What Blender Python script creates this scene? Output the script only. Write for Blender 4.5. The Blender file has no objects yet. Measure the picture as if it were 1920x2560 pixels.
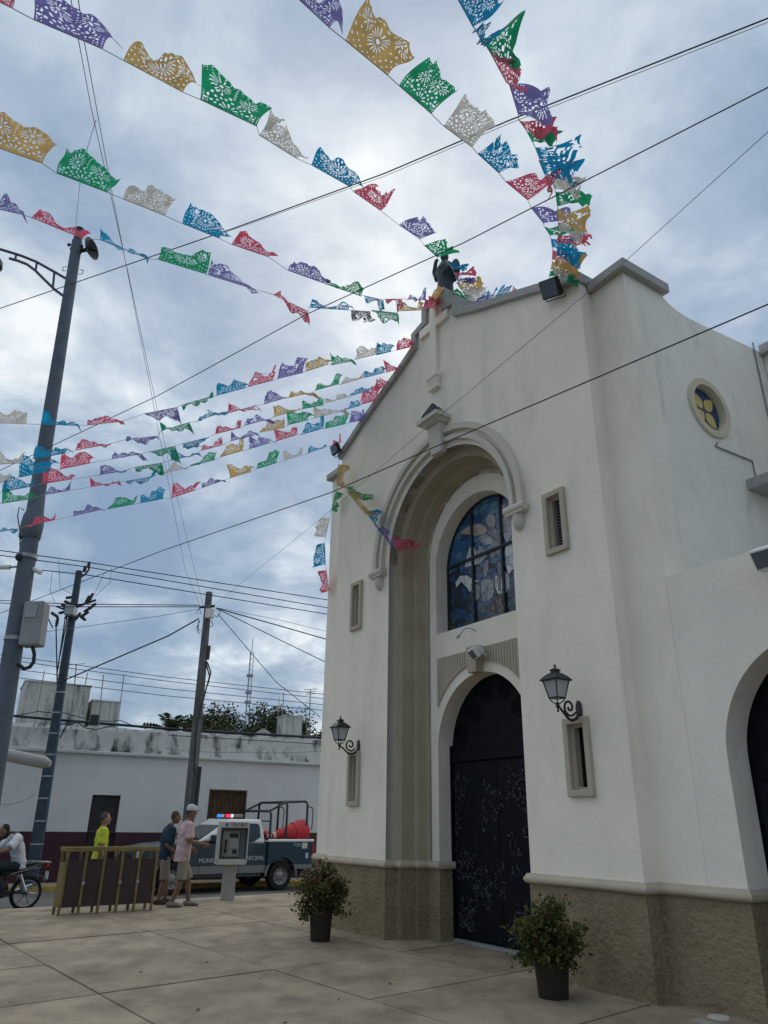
import bpy, bmesh, math, random
from math import sin, cos, tan, pi, radians, sqrt, atan2
from mathutils import Vector as V, Matrix, noise as mnoise
from mathutils.geometry import tessellate_polygon
sc = bpy.context.scene
C = sc.collection
# ------------------------------------------------------------------ camera
PITCH, ROLL, CAM_H, FPX = radians(22.8), radians(0.9), 1.5, 1849.0
cam_d = bpy.data.cameras.new('camera'); cam = bpy.data.objects.new('camera', cam_d); C.objects.link(cam)
cam_d.sensor_fit = 'VERTICAL'; cam_d.sensor_height = 36.0; cam_d.lens = 36.0 * FPX / 2560
cam_d.clip_start = 0.05; cam_d.clip_end = 5000
_f = V((0, cos(PITCH), sin(PITCH))); _r0 = V((1, 0, 0)); _u0 = _r0.cross(_f)
_rt = _r0 * cos(ROLL) + _u0 * sin(ROLL); _up = _u0 * cos(ROLL) - _r0 * sin(ROLL)
cam.matrix_world = Matrix(((_rt.x, _up.x, -_f.x, 0), (_rt.y, _up.y, -_f.y, 0), (_rt.z, _up.z, -_f.z, CAM_H), (0, 0, 0, 1)))
sc.camera = cam
O = V((0, 0, CAM_H))
def ray(x, y): return _f * FPX + _rt * (x - 960) + _up * (1280 - y)      # pixel of the 1920x2560 photo
def at_depth(x, y, zc): return O + ray(x, y) * (zc / FPX)
def at_y(x, y, Y): d = ray(x, y); return O + d * (Y / d.y)
def on_z(x, y, z=0.0): d = ray(x, y); return O + d * ((z - CAM_H) / d.z)
def depth_of(p): return (V(p) - O).dot(_f)
# ------------------------------------------------------------------ world and sun
SUN_EL, SUN_AZ = radians(44), radians(1)          # azimuth to the right of +Y
sun_dir = V((sin(SUN_AZ) * cos(SUN_EL), cos(SUN_AZ) * cos(SUN_EL), sin(SUN_EL)))
w = bpy.data.worlds.new('World'); sc.world = w; w.use_nodes = True
nt = w.node_tree; nt.nodes.clear()
def N(t, **k):
    n = nt.nodes.new(t)
    for a, b in k.items():
        if a.startswith('i_'):
            key = a[2:]; key = int(key) if key.isdigit() else key
            n.inputs[key].default_value = b
        else: setattr(n, a, b)
    return n
def L(a, b): nt.links.new(a, b)
sky = N('ShaderNodeTexSky', sky_type='NISHITA', sun_disc=False, sun_elevation=SUN_EL, sun_rotation=SUN_AZ, air_density=1.2, dust_density=2.0, ozone_density=1.0)
bg1 = N('ShaderNodeBackground'); bg1.inputs[1].default_value = 0.09; L(sky.outputs[0], bg1.inputs[0])
SKY_OFF, SKY_BASE = (20.3, 35.15, 0.5), -0.195
tc = N('ShaderNodeTexCoord')
nrm = N('ShaderNodeVectorMath', operation='NORMALIZE'); L(tc.outputs['Generated'], nrm.inputs[0])
sp = N('ShaderNodeSeparateXYZ'); L(nrm.outputs[0], sp.inputs[0])
ab = N('ShaderNodeMath', operation='ABSOLUTE'); L(sp.outputs[2], ab.inputs[0])
zz = N('ShaderNodeMath', operation='ADD', i_1=0.38); L(ab.outputs[0], zz.inputs[0])
dv = N('ShaderNodeVectorMath', operation='SCALE'); L(nrm.outputs[0], dv.inputs[0])
iv = N('ShaderNodeMath', operation='DIVIDE', i_0=1.0); L(zz.outputs[0], iv.inputs[1]); L(iv.outputs[0], dv.inputs['Scale'])
off = N('ShaderNodeVectorMath', operation='ADD'); off.inputs[1].default_value = SKY_OFF; L(dv.outputs[0], off.inputs[0])
n1 = N('ShaderNodeTexNoise', i_Scale=4.2, i_Detail=11.0, i_Roughness=0.58, i_Distortion=0.3); L(off.outputs[0], n1.inputs['Vector'])
n2 = N('ShaderNodeTexNoise', i_Scale=1.7, i_Detail=6.0, i_Roughness=0.52, i_Distortion=0.5); L(off.outputs[0], n2.inputs['Vector'])
# broken cloud low in the sky, smoother overcast higher up
lowm = N('ShaderNodeMapRange', i_1=0.25, i_2=0.9, i_3=1.0, i_4=0.3); L(ab.outputs[0], lowm.inputs[0])
ma = N('ShaderNodeMath', operation='SUBTRACT', i_1=0.5); L(n1.outputs[0], ma.inputs[0])
mb = N('ShaderNodeMath', operation='MULTIPLY'); L(ma.outputs[0], mb.inputs[0]); L(lowm.outputs[0], mb.inputs[1])
mc = N('ShaderNodeMath', operation='MULTIPLY_ADD', i_1=1.25, i_2=SKY_BASE); L(n2.outputs[0], mc.inputs[0])
md = N('ShaderNodeMath', operation='MULTIPLY_ADD', i_1=1.85); L(mb.outputs[0], md.inputs[0]); L(mc.outputs[0], md.inputs[2])
dt = N('ShaderNodeVectorMath', operation='DOT_PRODUCT'); L(nrm.outputs[0], dt.inputs[0]); dt.inputs[1].default_value = sun_dir
dm = N('ShaderNodeMath', operation='MAXIMUM', i_1=0.0); L(dt.outputs['Value'], dm.inputs[0])
pw = N('ShaderNodeMath', operation='POWER', i_1=28.0); L(dm.outputs[0], pw.inputs[0])
me = N('ShaderNodeMath', operation='MULTIPLY_ADD', i_1=0.19); L(pw.outputs[0], me.inputs[0]); L(md.outputs[0], me.inputs[2])
cr = N('ShaderNodeValToRGB'); L(me.outputs[0], cr.inputs[0])
e = cr.color_ramp.elements
e[0].position, e[0].color = 0.20, (0.18, 0.275, 0.42, 1)
e[1].position, e[1].color = 0.78, (0.82, 0.85, 0.87, 1)
for p_, c_ in ((0.34, (0.245, 0.345, 0.465, 1)), (0.46, (0.33, 0.42, 0.54, 1)), (0.60, (0.50, 0.59, 0.67, 1))):
    k = e.new(p_); k.color = c_
bg2 = N('ShaderNodeBackground'); L(cr.outputs[0], bg2.inputs[0]); bg2.inputs[1].default_value = 1.0
mx = N('ShaderNodeMixShader'); mx.inputs[0].default_value = 0.9; L(bg1.outputs[0], mx.inputs[1]); L(bg2.outputs[0], mx.inputs[2])
wo = N('ShaderNodeOutputWorld'); L(mx.outputs[0], wo.inputs[0])
sl = bpy.data.lights.new('sun', 'SUN'); sl.energy = 1.5; sl.angle = radians(135); sl.color = (1.0, 0.90, 0.72)
so = bpy.data.objects.new('sun', sl); C.objects.link(so); so.rotation_euler = (-sun_dir).to_track_quat('-Z', 'Y').to_euler()
vs = sc.view_settings; vs.view_transform = 'Standard'; vs.look = 'None'; vs.gamma = 1.0; vs.exposure = 0.22; vs.use_curve_mapping = False
sc.render.engine = 'CYCLES'
# ------------------------------------------------------------------ materials
MATS = {}
def mat(name, col, rough=0.8, var=0.12, vs_=3.0, bump=0.0, bs=40.0, spec=0.3, metal=0.0, col2=None, c2=(0.5, 0.6), c2s=2.0, c2st=(1, 1, 1), emis=0, transl=0, coat=0, randv=0.0, bd=.02):
    if name in MATS: return MATS[name]
    m = bpy.data.materials.new(name); m.use_nodes = True; t = m.node_tree; MATS[name] = m
    b = t.nodes['Principled BSDF']; b.inputs['Roughness'].default_value = rough; b.inputs['Metallic'].default_value = metal
    b.inputs['Specular IOR Level'].default_value = spec; b.inputs['Coat Weight'].default_value = coat
    def nn(k, **a):
        n = t.nodes.new(k)
        for x, y in a.items():
            if x.startswith('i_'): n.inputs[x[2:]].default_value = y
            else: setattr(n, x, y)
        return n
    tcn = nn('ShaderNodeTexCoord')
    c4 = lambda c: (c[0], c[1], c[2], 1)
    nz = nn('ShaderNodeTexNoise', i_Scale=vs_, i_Detail=7.0, i_Roughness=0.62); t.links.new(tcn.outputs['Object'], nz.inputs['Vector'])
    mr = nn('ShaderNodeMapRange'); mr.inputs[1].default_value = 0.3; mr.inputs[2].default_value = 0.7; mr.inputs[3].default_value = 1 - var; mr.inputs[4].default_value = 1 + var
    t.links.new(nz.outputs[0], mr.inputs[0])
    base = nn('ShaderNodeRGB'); base.outputs[0].default_value = c4(col); src = base.outputs[0]
    if col2:
        mp = nn('ShaderNodeMapping'); mp.inputs['Scale'].default_value = c2st; t.links.new(tcn.outputs['Object'], mp.inputs[0])
        n2 = nn('ShaderNodeTexNoise', i_Scale=c2s, i_Detail=8.0, i_Roughness=0.65, i_Distortion=0.2); t.links.new(mp.outputs[0], n2.inputs['Vector'])
        m2 = nn('ShaderNodeMapRange'); m2.inputs[1].default_value = c2[0]; m2.inputs[2].default_value = c2[1]; t.links.new(n2.outputs[0], m2.inputs[0])
        mxn = nn('ShaderNodeMix', data_type='RGBA'); t.links.new(m2.outputs[0], mxn.inputs[0]); t.links.new(src, mxn.inputs[6]); mxn.inputs[7].default_value = c4(col2); src = mxn.outputs[2]
    hs = nn('ShaderNodeHueSaturation'); t.links.new(src, hs.inputs['Color'])
    if randv:
        oi = nn('ShaderNodeObjectInfo'); r2 = nn('ShaderNodeMapRange'); r2.inputs[3].default_value = 1 - randv; r2.inputs[4].default_value = 1 + randv
        t.links.new(oi.outputs['Random'], r2.inputs[0]); mm = nn('ShaderNodeMath', operation='MULTIPLY'); t.links.new(mr.outputs[0], mm.inputs[0]); t.links.new(r2.outputs[0], mm.inputs[1]); t.links.new(mm.outputs[0], hs.inputs['Value'])
    else: t.links.new(mr.outputs[0], hs.inputs['Value'])
    t.links.new(hs.outputs[0], b.inputs['Base Color'])
    if bump:
        nb = nn('ShaderNodeTexNoise', i_Scale=bs, i_Detail=6.0, i_Roughness=0.6); t.links.new(tcn.outputs['Object'], nb.inputs['Vector'])
        bp = nn('ShaderNodeBump', i_Strength=bump, i_Distance=bd); t.links.new(nb.outputs[0], bp.inputs['Height']); t.links.new(bp.outputs[0], b.inputs['Normal'])
    if emis:
        t.links.new(hs.outputs[0], b.inputs['Emission Color']); b.inputs['Emission Strength'].default_value = emis
    if transl:
        tr = nn('ShaderNodeBsdfTranslucent'); t.links.new(hs.outputs[0], tr.inputs[0]); ms = nn('ShaderNodeMixShader'); ms.inputs[0].default_value = transl
        out = t.nodes['Material Output']; t.links.new(b.outputs[0], ms.inputs[1]); t.links.new(tr.outputs[0], ms.inputs[2]); t.links.new(ms.outputs[0], out.inputs[0])
    return m
PL = mat('white_plaster', (.87, .815, .705), .9, .05, 1.3, .28, 22, .2, col2=(.70, .665, .585), c2=(.50, .76), c2s=1.1, c2st=(1.3, 1.3, .35))
PLT = mat('weathered_plaster', (.84, .795, .705), .9, .06, 1.3, .4, 18, .2, col2=(.42, .42, .40), c2=(.56, .8), c2s=1.6, c2st=(1.6, 1.6, .5))
TAN = mat('tan_trim', (.47, .42, .335), .9, .06, 2, .25, 50, .2)
JAMB = mat('jamb_paint', (.44, .385, .285), .9, .07, 1.5, .25, 40, .2, col2=(.36, .31, .22), c2=(.5, .7), c2s=1.3)
DADO = mat('tan_rough_stucco', (.35, .285, .185), .95, .10, 4, 1.0, 20, .12, col2=(.275, .215, .135), c2=(.46, .68), c2s=3, bd=.07)
COPE = mat('grey_coping', (.40, .40, .385), .9, .10, 3, .3, 40, .2, col2=(.27, .275, .27), c2=(.5, .75), c2s=3)
NAVY = mat('navy_door_metal', (.005, .007, .011), .6, .3, 4, .1, 30, .12)
NAVY2 = mat('dark_door_relief', (.008, .011, .017), .55, .4, 9, .4, 25, .15)
BLACK = mat('black_iron', (.014, .016, .02), .45, .2, 20, .1, 60, .4)
DARK = mat('dark_interior', (.010, .010, .013), .6, .1)
STEEL = mat('galvanised', (.33, .35, .37), .5, .15, 12, .1, 60, .5, metal=.4)
WHITEP = mat('white_enamel', (.72, .72, .70), .5, .06, 8, .05, 40, .4)
FROST = mat('frosted_glass', (.62, .64, .66), .35, .06, 6, 0, 1, .5, transl=.45)
GLASSD = mat('dark_window_glass', (.02, .028, .036), .08, .1, 2, 0, 1, .6)
RUBBER = mat('tyre_rubber', (.018, .018, .019), .85, .2, 30, .3, 80, .2)
# ------------------------------------------------------------------ mesh helpers
class MB:
    def __init__(s): s.v = []; s.f = []
    def add(s, vs, fs):
        o = len(s.v); s.v += [tuple(p) for p in vs]; s.f += [tuple(i + o for i in f) for f in fs]; return s
    def box(s, x0, x1, y0, y1, z0, z1, M=None):
        vs = [V((x, y, z)) for z in (z0, z1) for y in (y0, y1) for x in (x0, x1)]
        if M is not None: vs = [M @ p for p in vs]
        return s.add(vs, [(0, 2, 3, 1), (4, 5, 7, 6), (0, 1, 5, 4), (2, 6, 7, 3), (0, 4, 6, 2), (1, 3, 7, 5)])
    def frustum(s, x0, x1, y0, y1, z0, a0, a1, b0, b1, z1, M=None):
        vs = [V((x, y, z0)) for y in (y0, y1) for x in (x0, x1)] + [V((x, y, z1)) for y in (b0, b1) for x in (a0, a1)]
        if M is not None: vs = [M @ p for p in vs]
        return s.add(vs, [(0, 2, 3, 1), (4, 5, 7, 6), (0, 1, 5, 4), (2, 6, 7, 3), (0, 4, 6, 2), (1, 3, 7, 5)])
    def tube(s, pts, r, n=8, cap=True, M=None, up=None):
        pts = [V(p) for p in pts]; m = len(pts)
        rs = r if isinstance(r, (list, tuple)) else [r] * m
        vs = []; fs = []; pu = V(up) if up else None
        for i, p in enumerate(pts):
            d = (pts[min(i + 1, m - 1)] - pts[max(i - 1, 0)])
            d = d.normalized() if d.length > 1e-9 else V((0, 0, 1))
            if pu is None: pu = V((0, 0, 1)) if abs(d.z) < .9 else V((1, 0, 0))
            u = (pu - d * pu.dot(d))
            u = u.normalized() if u.length > 1e-6 else d.orthogonal().normalized()
            pu = u; q = d.cross(u); ri = rs[i]; ra, rb = ri if isinstance(ri, (list, tuple)) else (ri, ri)
            for k in range(n):
                a = 2 * pi * k / n; vs.append(p + u * (cos(a) * ra) + q * (sin(a) * rb))
        for i in range(m - 1):
            for k in range(n):
                k2 = (k + 1) % n; fs.append((i * n + k, i * n + k2, (i + 1) * n + k2, (i + 1) * n + k))
        if cap: fs.append(tuple(range(n - 1, -1, -1))); fs.append(tuple((m - 1) * n + k for k in range(n)))
        if M is not None: vs = [M @ p for p in vs]
        return s.add(vs, fs)
    def lathe(s, prof, n=20, M=None, a0=0, a1=2 * pi):
        full = abs(a1 - a0 - 2 * pi) < 1e-6; m = n if full else n + 1
        vs = [V((r * cos(a0 + (a1 - a0) * k / n), r * sin(a0 + (a1 - a0) * k / n), z)) for r, z in prof for k in range(m)]
        fs = []
        for i in range(len(prof) - 1):
            for k in range(n):
                k2 = (k + 1) % m; fs.append((i * m + k, i * m + k2, (i + 1) * m + k2, (i + 1) * m + k))
        if M is not None: vs = [M @ p for p in vs]
        return s.add(vs, fs)
    def ell(s, c, r, M=None, n=14, m=9):
        c = V(c); R = M.to_3x3() if M is not None else Matrix.Identity(3)
        vs = []; fs = []
        for i in range(m + 1):
            t = pi * i / m
            for k in range(n):
                a = 2 * pi * k / n; vs.append(c + R @ V((r[0] * sin(t) * cos(a), r[1] * sin(t) * sin(a), r[2] * cos(t))))
        for i in range(m):
            for k in range(n):
                k2 = (k + 1) % n; fs.append((i * n + k, (i + 1) * n + k, (i + 1) * n + k2, i * n + k2))
        return s.add(vs, fs)
    def poly(s, loops, y0, y1, M=None, axis='y'):
        """extrude a polygon (outer loop + holes) given in (a,b) between y0 and y1"""
        flat = [V((p[0], p[1], 0)) for lp in loops for p in lp]
        tri = tessellate_polygon([[V((p[0], p[1], 0)) for p in lp] for lp in loops])
        f3 = (lambda a, b, y: V((a, y, b))) if axis == 'y' else ((lambda a, b, y: V((y, a, b))) if axis == 'x' else (lambda a, b, y: V((a, b, y))))
        n = len(flat); vs = [f3(p.x, p.y, y0) for p in flat] + [f3(p.x, p.y, y1) for p in flat]
        fs = []
        for t in tri: fs.append(tuple(t)); fs.append(tuple(i + n for i in reversed(t)))
        o = 0
        for lp in loops:
            m = len(lp)
            for i in range(m):
                j = (i + 1) % m; fs.append((o + i, o + j, o + j + n, o + i + n))
            o += m
        if M is not None: vs = [M @ p for p in vs]
        return s.add(vs, fs)
    def mesh(s, name, recalc=True):
        me = bpy.data.meshes.new(name); me.from_pydata(s.v, [], s.f)
        if recalc:
            bm = bmesh.new(); bm.from_mesh(me); bmesh.ops.remove_doubles(bm, verts=bm.verts, dist=1e-5); bmesh.ops.recalc_face_normals(bm, faces=bm.faces); bm.to_mesh(me); bm.free()
        return me
    def build(s, name, m, parent=None, smooth=0, bevel=0, recalc=True, seg=2):
        me = s.mesh(name, recalc); me.materials.append(m)
        return obj(name, me, parent, smooth, bevel, seg)
def obj(name, me, parent=None, smooth=0, bevel=0, seg=2):
    o = bpy.data.objects.new(name, me); C.objects.link(o)
    if parent: o.parent = parent
    if smooth and me:
        me.polygons.foreach_set('use_smooth', [True] * len(me.polygons))
        if smooth < 180: me.set_sharp_from_angle(angle=radians(smooth))
    if bevel:
        b = o.modifiers.new('bevel', 'BEVEL'); b.width = bevel; b.segments = seg; b.limit_method = 'ANGLE'; b.angle_limit = radians(40); b.harden_normals = False
    return o
def empty(name, loc=(0, 0, 0), rz=0.0):
    o = bpy.data.objects.new(name, None); C.objects.link(o); o.location = loc; o.rotation_euler = (0, 0, rz); o.empty_display_size = .2; return o
def tag(o, label=None, cat=None, group=None, kind=None):
    if label: o['label'] = label
    if cat: o['category'] = cat
    if group: o['group'] = group
    if kind: o['kind'] = kind
    return o
def text(name, s_, size, m, parent, M, ext=.003, align='CENTER'):
    cu = bpy.data.curves.new(name, 'FONT'); cu.body = s_; cu.size = size; cu.extrude = ext; cu.align_x = align; cu.align_y = 'CENTER'
    t = bpy.data.objects.new(name, cu); C.objects.link(t)
    dg = bpy.context.evaluated_depsgraph_get(); me = bpy.data.meshes.new_from_object(t.evaluated_get(dg))
    bpy.data.objects.remove(t); bpy.data.curves.remove(cu)
    me.materials.clear(); me.materials.append(m); me.transform(M)
    o = bpy.data.objects.new(name, me); C.objects.link(o); o.parent = parent; return o
def T(x, y, z): return Matrix.Translation((x, y, z))
def R(a, ax): return Matrix.Rotation(a, 4, ax)
def arc(cx, cz, r, a0, a1, n): return [(cx + r * cos(a0 + (a1 - a0) * i / n), cz + r * sin(a0 + (a1 - a0) * i / n)) for i in range(n + 1)]
# ------------------------------------------------------------------ ground, plaza, road
ROADZ = -0.22
g = MB().add([(-1500, -1500, -.30), (1500, -1500, -.30), (1500, 1500, -.30), (-1500, 1500, -.30)], [(0, 1, 2, 3)]).build('ground', mat('far_ground', (.16, .15, .13), .95, .2, .2), recalc=False); tag(g, kind='structure')
ASPH = mat('asphalt', (.135, .13, .125), .92, .2, 2.2, .35, 120, .25, col2=(.19, .185, .175), c2=(.5, .7), c2s=1.2)
g = MB().add([(-60, -5, ROADZ), (40, -5, ROADZ), (60, 60, ROADZ), (-60, 60, ROADZ)], [(0, 1, 2, 3)]).build('road', ASPH, recalc=False); tag(g, kind='structure')
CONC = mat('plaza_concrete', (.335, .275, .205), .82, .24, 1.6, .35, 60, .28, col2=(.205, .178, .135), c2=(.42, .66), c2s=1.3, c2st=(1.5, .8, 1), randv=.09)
CONCK = mat('kerb_concrete', (.36, .33, .28), .9, .15, 3, .3, 60, .2)
KE_P, KE_H = V((-4.40, 16.72)), radians(48)
KD = V((sin(KE_H), cos(KE_H))); KN = V((-cos(KE_H), sin(KE_H)))      # KN points from plaza to street
plaza = MB().add([(-40, -12, -.035), (30, -12, -.035), (30, 30, -.035), (10, 30, -.035)] , [(0, 1, 2, 3)])
a_, b_ = KE_P - KD * 45, KE_P + KD * 40
plaza = MB().add([(a_.x, a_.y, -.035), (a_.x + 50, a_.y - 40, -.035), (b_.x + 30, b_.y - 60, -.035), (b_.x, b_.y, -.035)], [(0, 1, 2, 3)]).build('plaza', mat('joint_dirt', (.07, .06, .05), .95, .3, 4), recalc=False); tag(plaza, kind='structure')
kb = MB()
for i in range(-12, 14):
    a = KE_P + KD * (i * 1.5 + .01) - KN * .16; b = KE_P + KD * (i * 1.5 + 1.49) - KN * .16; c = b + KN * .16; d = a + KN * .16
    k = MB().add([(p.x, p.y, z) for z in (ROADZ - .02, .004) for p in (a, b, c, d)], [(4, 5, 6, 7), (0, 1, 5, 4), (1, 2, 6, 5), (2, 3, 7, 6), (3, 0, 4, 7)]).build('kerb_stone', CONCK, plaza, bevel=.012)
def clip(poly, p, n):       # keep the side where (x-p).n <= 0
    out = []
    for i in range(len(poly)):
        a, b = poly[i], poly[(i + 1) % len(poly)]; da, db = (a - p).dot(n), (b - p).dot(n)
        if da <= 0: out.append(a)
        if (da < 0) != (db < 0) and abs(da - db) > 1e-9: out.append(a + (b - a) * (da / (da - db)))
    return out
SA, SB, SO = V((-.605, .796)), V((.731, .682)), V((-2.58, 8.09))     # joint directions and one crossing
dA, dB, gap = 1.78, 1.97, .011
kp = KE_P - KN * .17
for i in range(-6, 11):
    for j in range(-5, 9):
        q = [SO + SA * (i * dA + gap * 1.1) + SB * (j * dB + gap), SO + SA * ((i + 1) * dA - gap * 1.1) + SB * (j * dB + gap), SO + SA * ((i + 1) * dA - gap * 1.1) + SB * ((j + 1) * dB - gap), SO + SA * (i * dA + gap * 1.1) + SB * ((j + 1) * dB - gap)]
        q = clip(q, kp, KN)
        if len(q) < 3 or max(p.y for p in q) < 2.5: continue
        c = sum(q, V((0, 0))) / len(q)
        if c.x > 6 + .3 * c.y or c.x < -14: continue
        dz = random.Random(i * 31 + j).uniform(-.003, .003); n = len(q)
        M_ = MB().add([(p.x, p.y, -.06) for p in q] + [(p.x, p.y, dz) for p in q], [tuple(range(n, 2 * n))] + [(k, (k + 1) % n, n + (k + 1) % n, n + k) for k in range(n)])
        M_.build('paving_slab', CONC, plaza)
# ------------------------------------------------------------------ church
TH = radians(33); P0 = on_z(972, 2353); ch_rz = atan2(-cos(TH), sin(TH))
church = empty('church', P0, ch_rz)
tag(church, 'white plastered church with tall arched portal and cross on its gable', 'church')
CH = T(*P0) @ R(ch_rz, 'Z'); CHI = CH.inverted()
def hitF(x, y, dep=0.0):    # pixel -> (s, v) on the plane at that depth behind the facade
    o = CHI @ O; d = CHI.to_3x3() @ ray(x, y); t = (dep - o.y) / d.y; q = o + d * t; return q.x, q.z
def chw(s, dep, v): return CH @ V((s, dep, v))
def sweep(name, plan, prof, m, parent, smooth=0):
    pts = [V(p) for p in plan]; n = len(pts); nr = []
    for i in range(n):
        ns = []
        if i > 0: d = (pts[i] - pts[i - 1]).normalized(); ns.append(V((d.y, -d.x)))
        if i < n - 1: d = (pts[i + 1] - pts[i]).normalized(); ns.append(V((d.y, -d.x)))
        if len(ns) == 2:
            b = (ns[0] + ns[1]); b = b / max(.3, b.dot(ns[0]))
        else: b = ns[0]
        nr.append(b)
    vs = [(p.x + q.x * o, p.y + q.y * o, z) for o, z in prof for p, q in zip(pts, nr)]
    fs = [(i * n + k, i * n + k + 1, (i + 1) * n + k + 1, (i + 1) * n + k) for i in range(len(prof) - 1) for k in range(n - 1)]
    return MB().add(vs, fs).build(name, m, parent, smooth=smooth, recalc=False)
AC, AH, ASP = 1.38, 1.49, 5.50                     # portal axis, half width, springing
planL = [(-2.6, 4), (-2.6, .22), (-1.86, .22), (-1.86, 0), (-.11, 0), (-.11, .19), (.02, .19), (.02, .44), (.10, .44), (.10, .62), (.36, .62), (.36, .9)]
planR = [(2.40, .9), (2.40, .62), (2.66, .62), (2.66, .44), (2.74, .44), (2.74, .19), (2.87, .19), (2.87, 0), (4.43, 0), (4.43, .22), (5.37, .22), (5.37, .56)]
for pl in (planL, planR):
    sweep('base_course', pl, [(.012, -.05), (.012, .95)], DADO, church)
    sweep('base_moulding', pl, [(.0, .905), (.03, .90), (.05, .912), (.062, .935), (.06, .96), (.045, .978), (.04, .985), (.035, 1.0), (.0, 1.005)], mat('moulding_paint', (.50, .43, .34), .9, .08, 4, .25, 50, .2), church, 60)
def offs(pts, d):
    pts = [V(p) for p in pts]; out = []
    for i, p in enumerate(pts):
        ns = []
        if i > 0: e_ = (p - pts[i - 1]).normalized(); ns.append(V((e_.y, -e_.x)))
        if i < len(pts) - 1: e_ = (pts[i + 1] - p).normalized(); ns.append(V((e_.y, -e_.x)))
        b = ns[0] if len(ns) == 1 else (ns[0] + ns[1]) / max(.35, (ns[0] + ns[1]).dot(ns[0]))
        out.append(p + b * d)
    return out
GAB = [(-1.95, 8.30), (-1.75, 8.40), (-1.53, 8.50), (-1.16, 8.68), (-.62, 8.90), (.16, 9.20), (.62, 9.41), (.62, 9.68), (.94, 9.75), (.94, 10.06), (1.62, 10.06), (1.62, 9.75), (1.94, 9.68), (1.94, 9.41), (2.40, 9.20), (3.18, 8.90), (3.72, 8.68), (4.09, 8.50), (4.31, 8.41), (4.50, 8.36)]
wins = [(3.50, 3.87, 4.60, 5.43, 'louvre'), (3.56, 3.93, 1.79, 2.62, 'slot'), (-1.28, -.93, 4.57, 5.44, 'louvre'), (-1.21, -.86, 1.74, 2.56, 'slot')]
hole = lambda a: [(a[0] + .065, a[2] + .065), (a[1] - .065, a[2] + .065), (a[1] - .065, a[3] - .065), (a[0] + .065, a[3] - .065)]
inner = offs(GAB, .10)
inner = [(min(max(p.x, -1.86), 4.43), p.y) for p in inner]
fw = [(-1.86, .95), (AC - AH, .95), (AC - AH, ASP)] + [(AC - AH * cos(pi * i / 48), ASP + AH * sin(pi * i / 48)) for i in range(1, 48)] + [(AC + AH, ASP), (AC + AH, .95), (4.43, .95)] + list(reversed(inner))
MB().poly([fw] + [hole(a) for a in wins], 0, .6).build('front_wall', PL, church)
band = [(p.x, p.y) for p in offs(GAB, .13)] + [tuple(p) for p in reversed(GAB)]
MB().poly([band], -.075, .68).build('gable_coping', COPE, church, bevel=.012)
# shoulders, side wall, hidden nave body
MB().box(-2.6, -1.88, .22, .62, .95, 8.08).build('shoulder_wall', PL, church)
MB().box(4.38, 4.97, .22, .62, .95, 8.14).build('shoulder_wall', PL, church)
MB().box(-2.72, -1.89, .12, 1.0, 8.08, 8.21).build('shoulder_cap', COPE, church, bevel=.012)
capR = [(4.445, .13), (5.06, .13), (5.06, 1.06), (4.5, 1.06)]
MB().poly([capR], 8.14, 8.285, axis='z').build('shoulder_cap', COPE, church, bevel=.012)
side = [(.62, 0), (8, 0), (8, 8.1), (3.30, 8.12), (2.51, 8.06), (1.86, 8.0), (1.50, 7.985), (1.32, 8.0), (1.14, 8.04), (1.04, 8.09), (.98, 8.14), (.62, 8.14)]
RW = (1.64, 6.58)
MB().poly([side, [(RW[0] + .33 * cos(2 * pi * i / 40), RW[1] + .33 * sin(2 * pi * i / 40)) for i in range(40)]], 4.62, 4.97, axis='x').build('side_wall', PLT, church)
MB().box(-2.55, -2.3, .62, 8, 0, 8.0).build('side_wall', PL, church)
MB().box(-2.29, 4.61, 7.7, 8, 0, 8).box(-2.29, 4.61, .7, 7.69, 7.4, 7.5).build('nave_roof', COPE, church)
# round window
rw = empty('round_window'); rw.parent = church; rw.location = (4.97, RW[0], RW[1]); rw.rotation_euler = (0, pi / 2, 0)
MB().lathe([(.325, -.12), (.325, .0), (.335, .035), (.425, .035), (.435, .02), (.435, -.01)], 48).build('window_surround', mat('cream_surround', (.62, .56, .42), .9, .06), rw, 50)
YEL = mat('yellow_glass', (.62, .48, .16), .35, .1, 8, 0, 1, .5); BLU = mat('blue_glass', (.02, .05, .16), .25, .2, 6, 0, 1, .5)
MB().lathe([(0.001, -.085), (.335, -.085), (.335, -.07), (0.001, -.07)], 40).build('blue_glass_disc', BLU, rw)
for q in range(4):
    a = pi / 4 + q * pi / 2; u, v_ = V((cos(a), sin(a), 0)), V((-sin(a), cos(a), 0))
    pts = []
    for i in range(13):
        t = i / 12; pts.append(u * (.04 + .275 * t) + v_ * (.088 * sin(pi * t ** .75)))
    for i in range(11, 0, -1):
        t = i / 12; pts.append(u * (.04 + .275 * t) - v_ * (.088 * sin(pi * t ** .75)))
    MB().add([(p.x, p.y, -.062) for p in pts] + [(p.x, p.y, -.07) for p in pts], [tuple(range(24))] + [(i, (i + 1) % 24, 24 + (i + 1) % 24, 24 + i) for i in range(24)]).build('glass_petal', YEL, rw)
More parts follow.
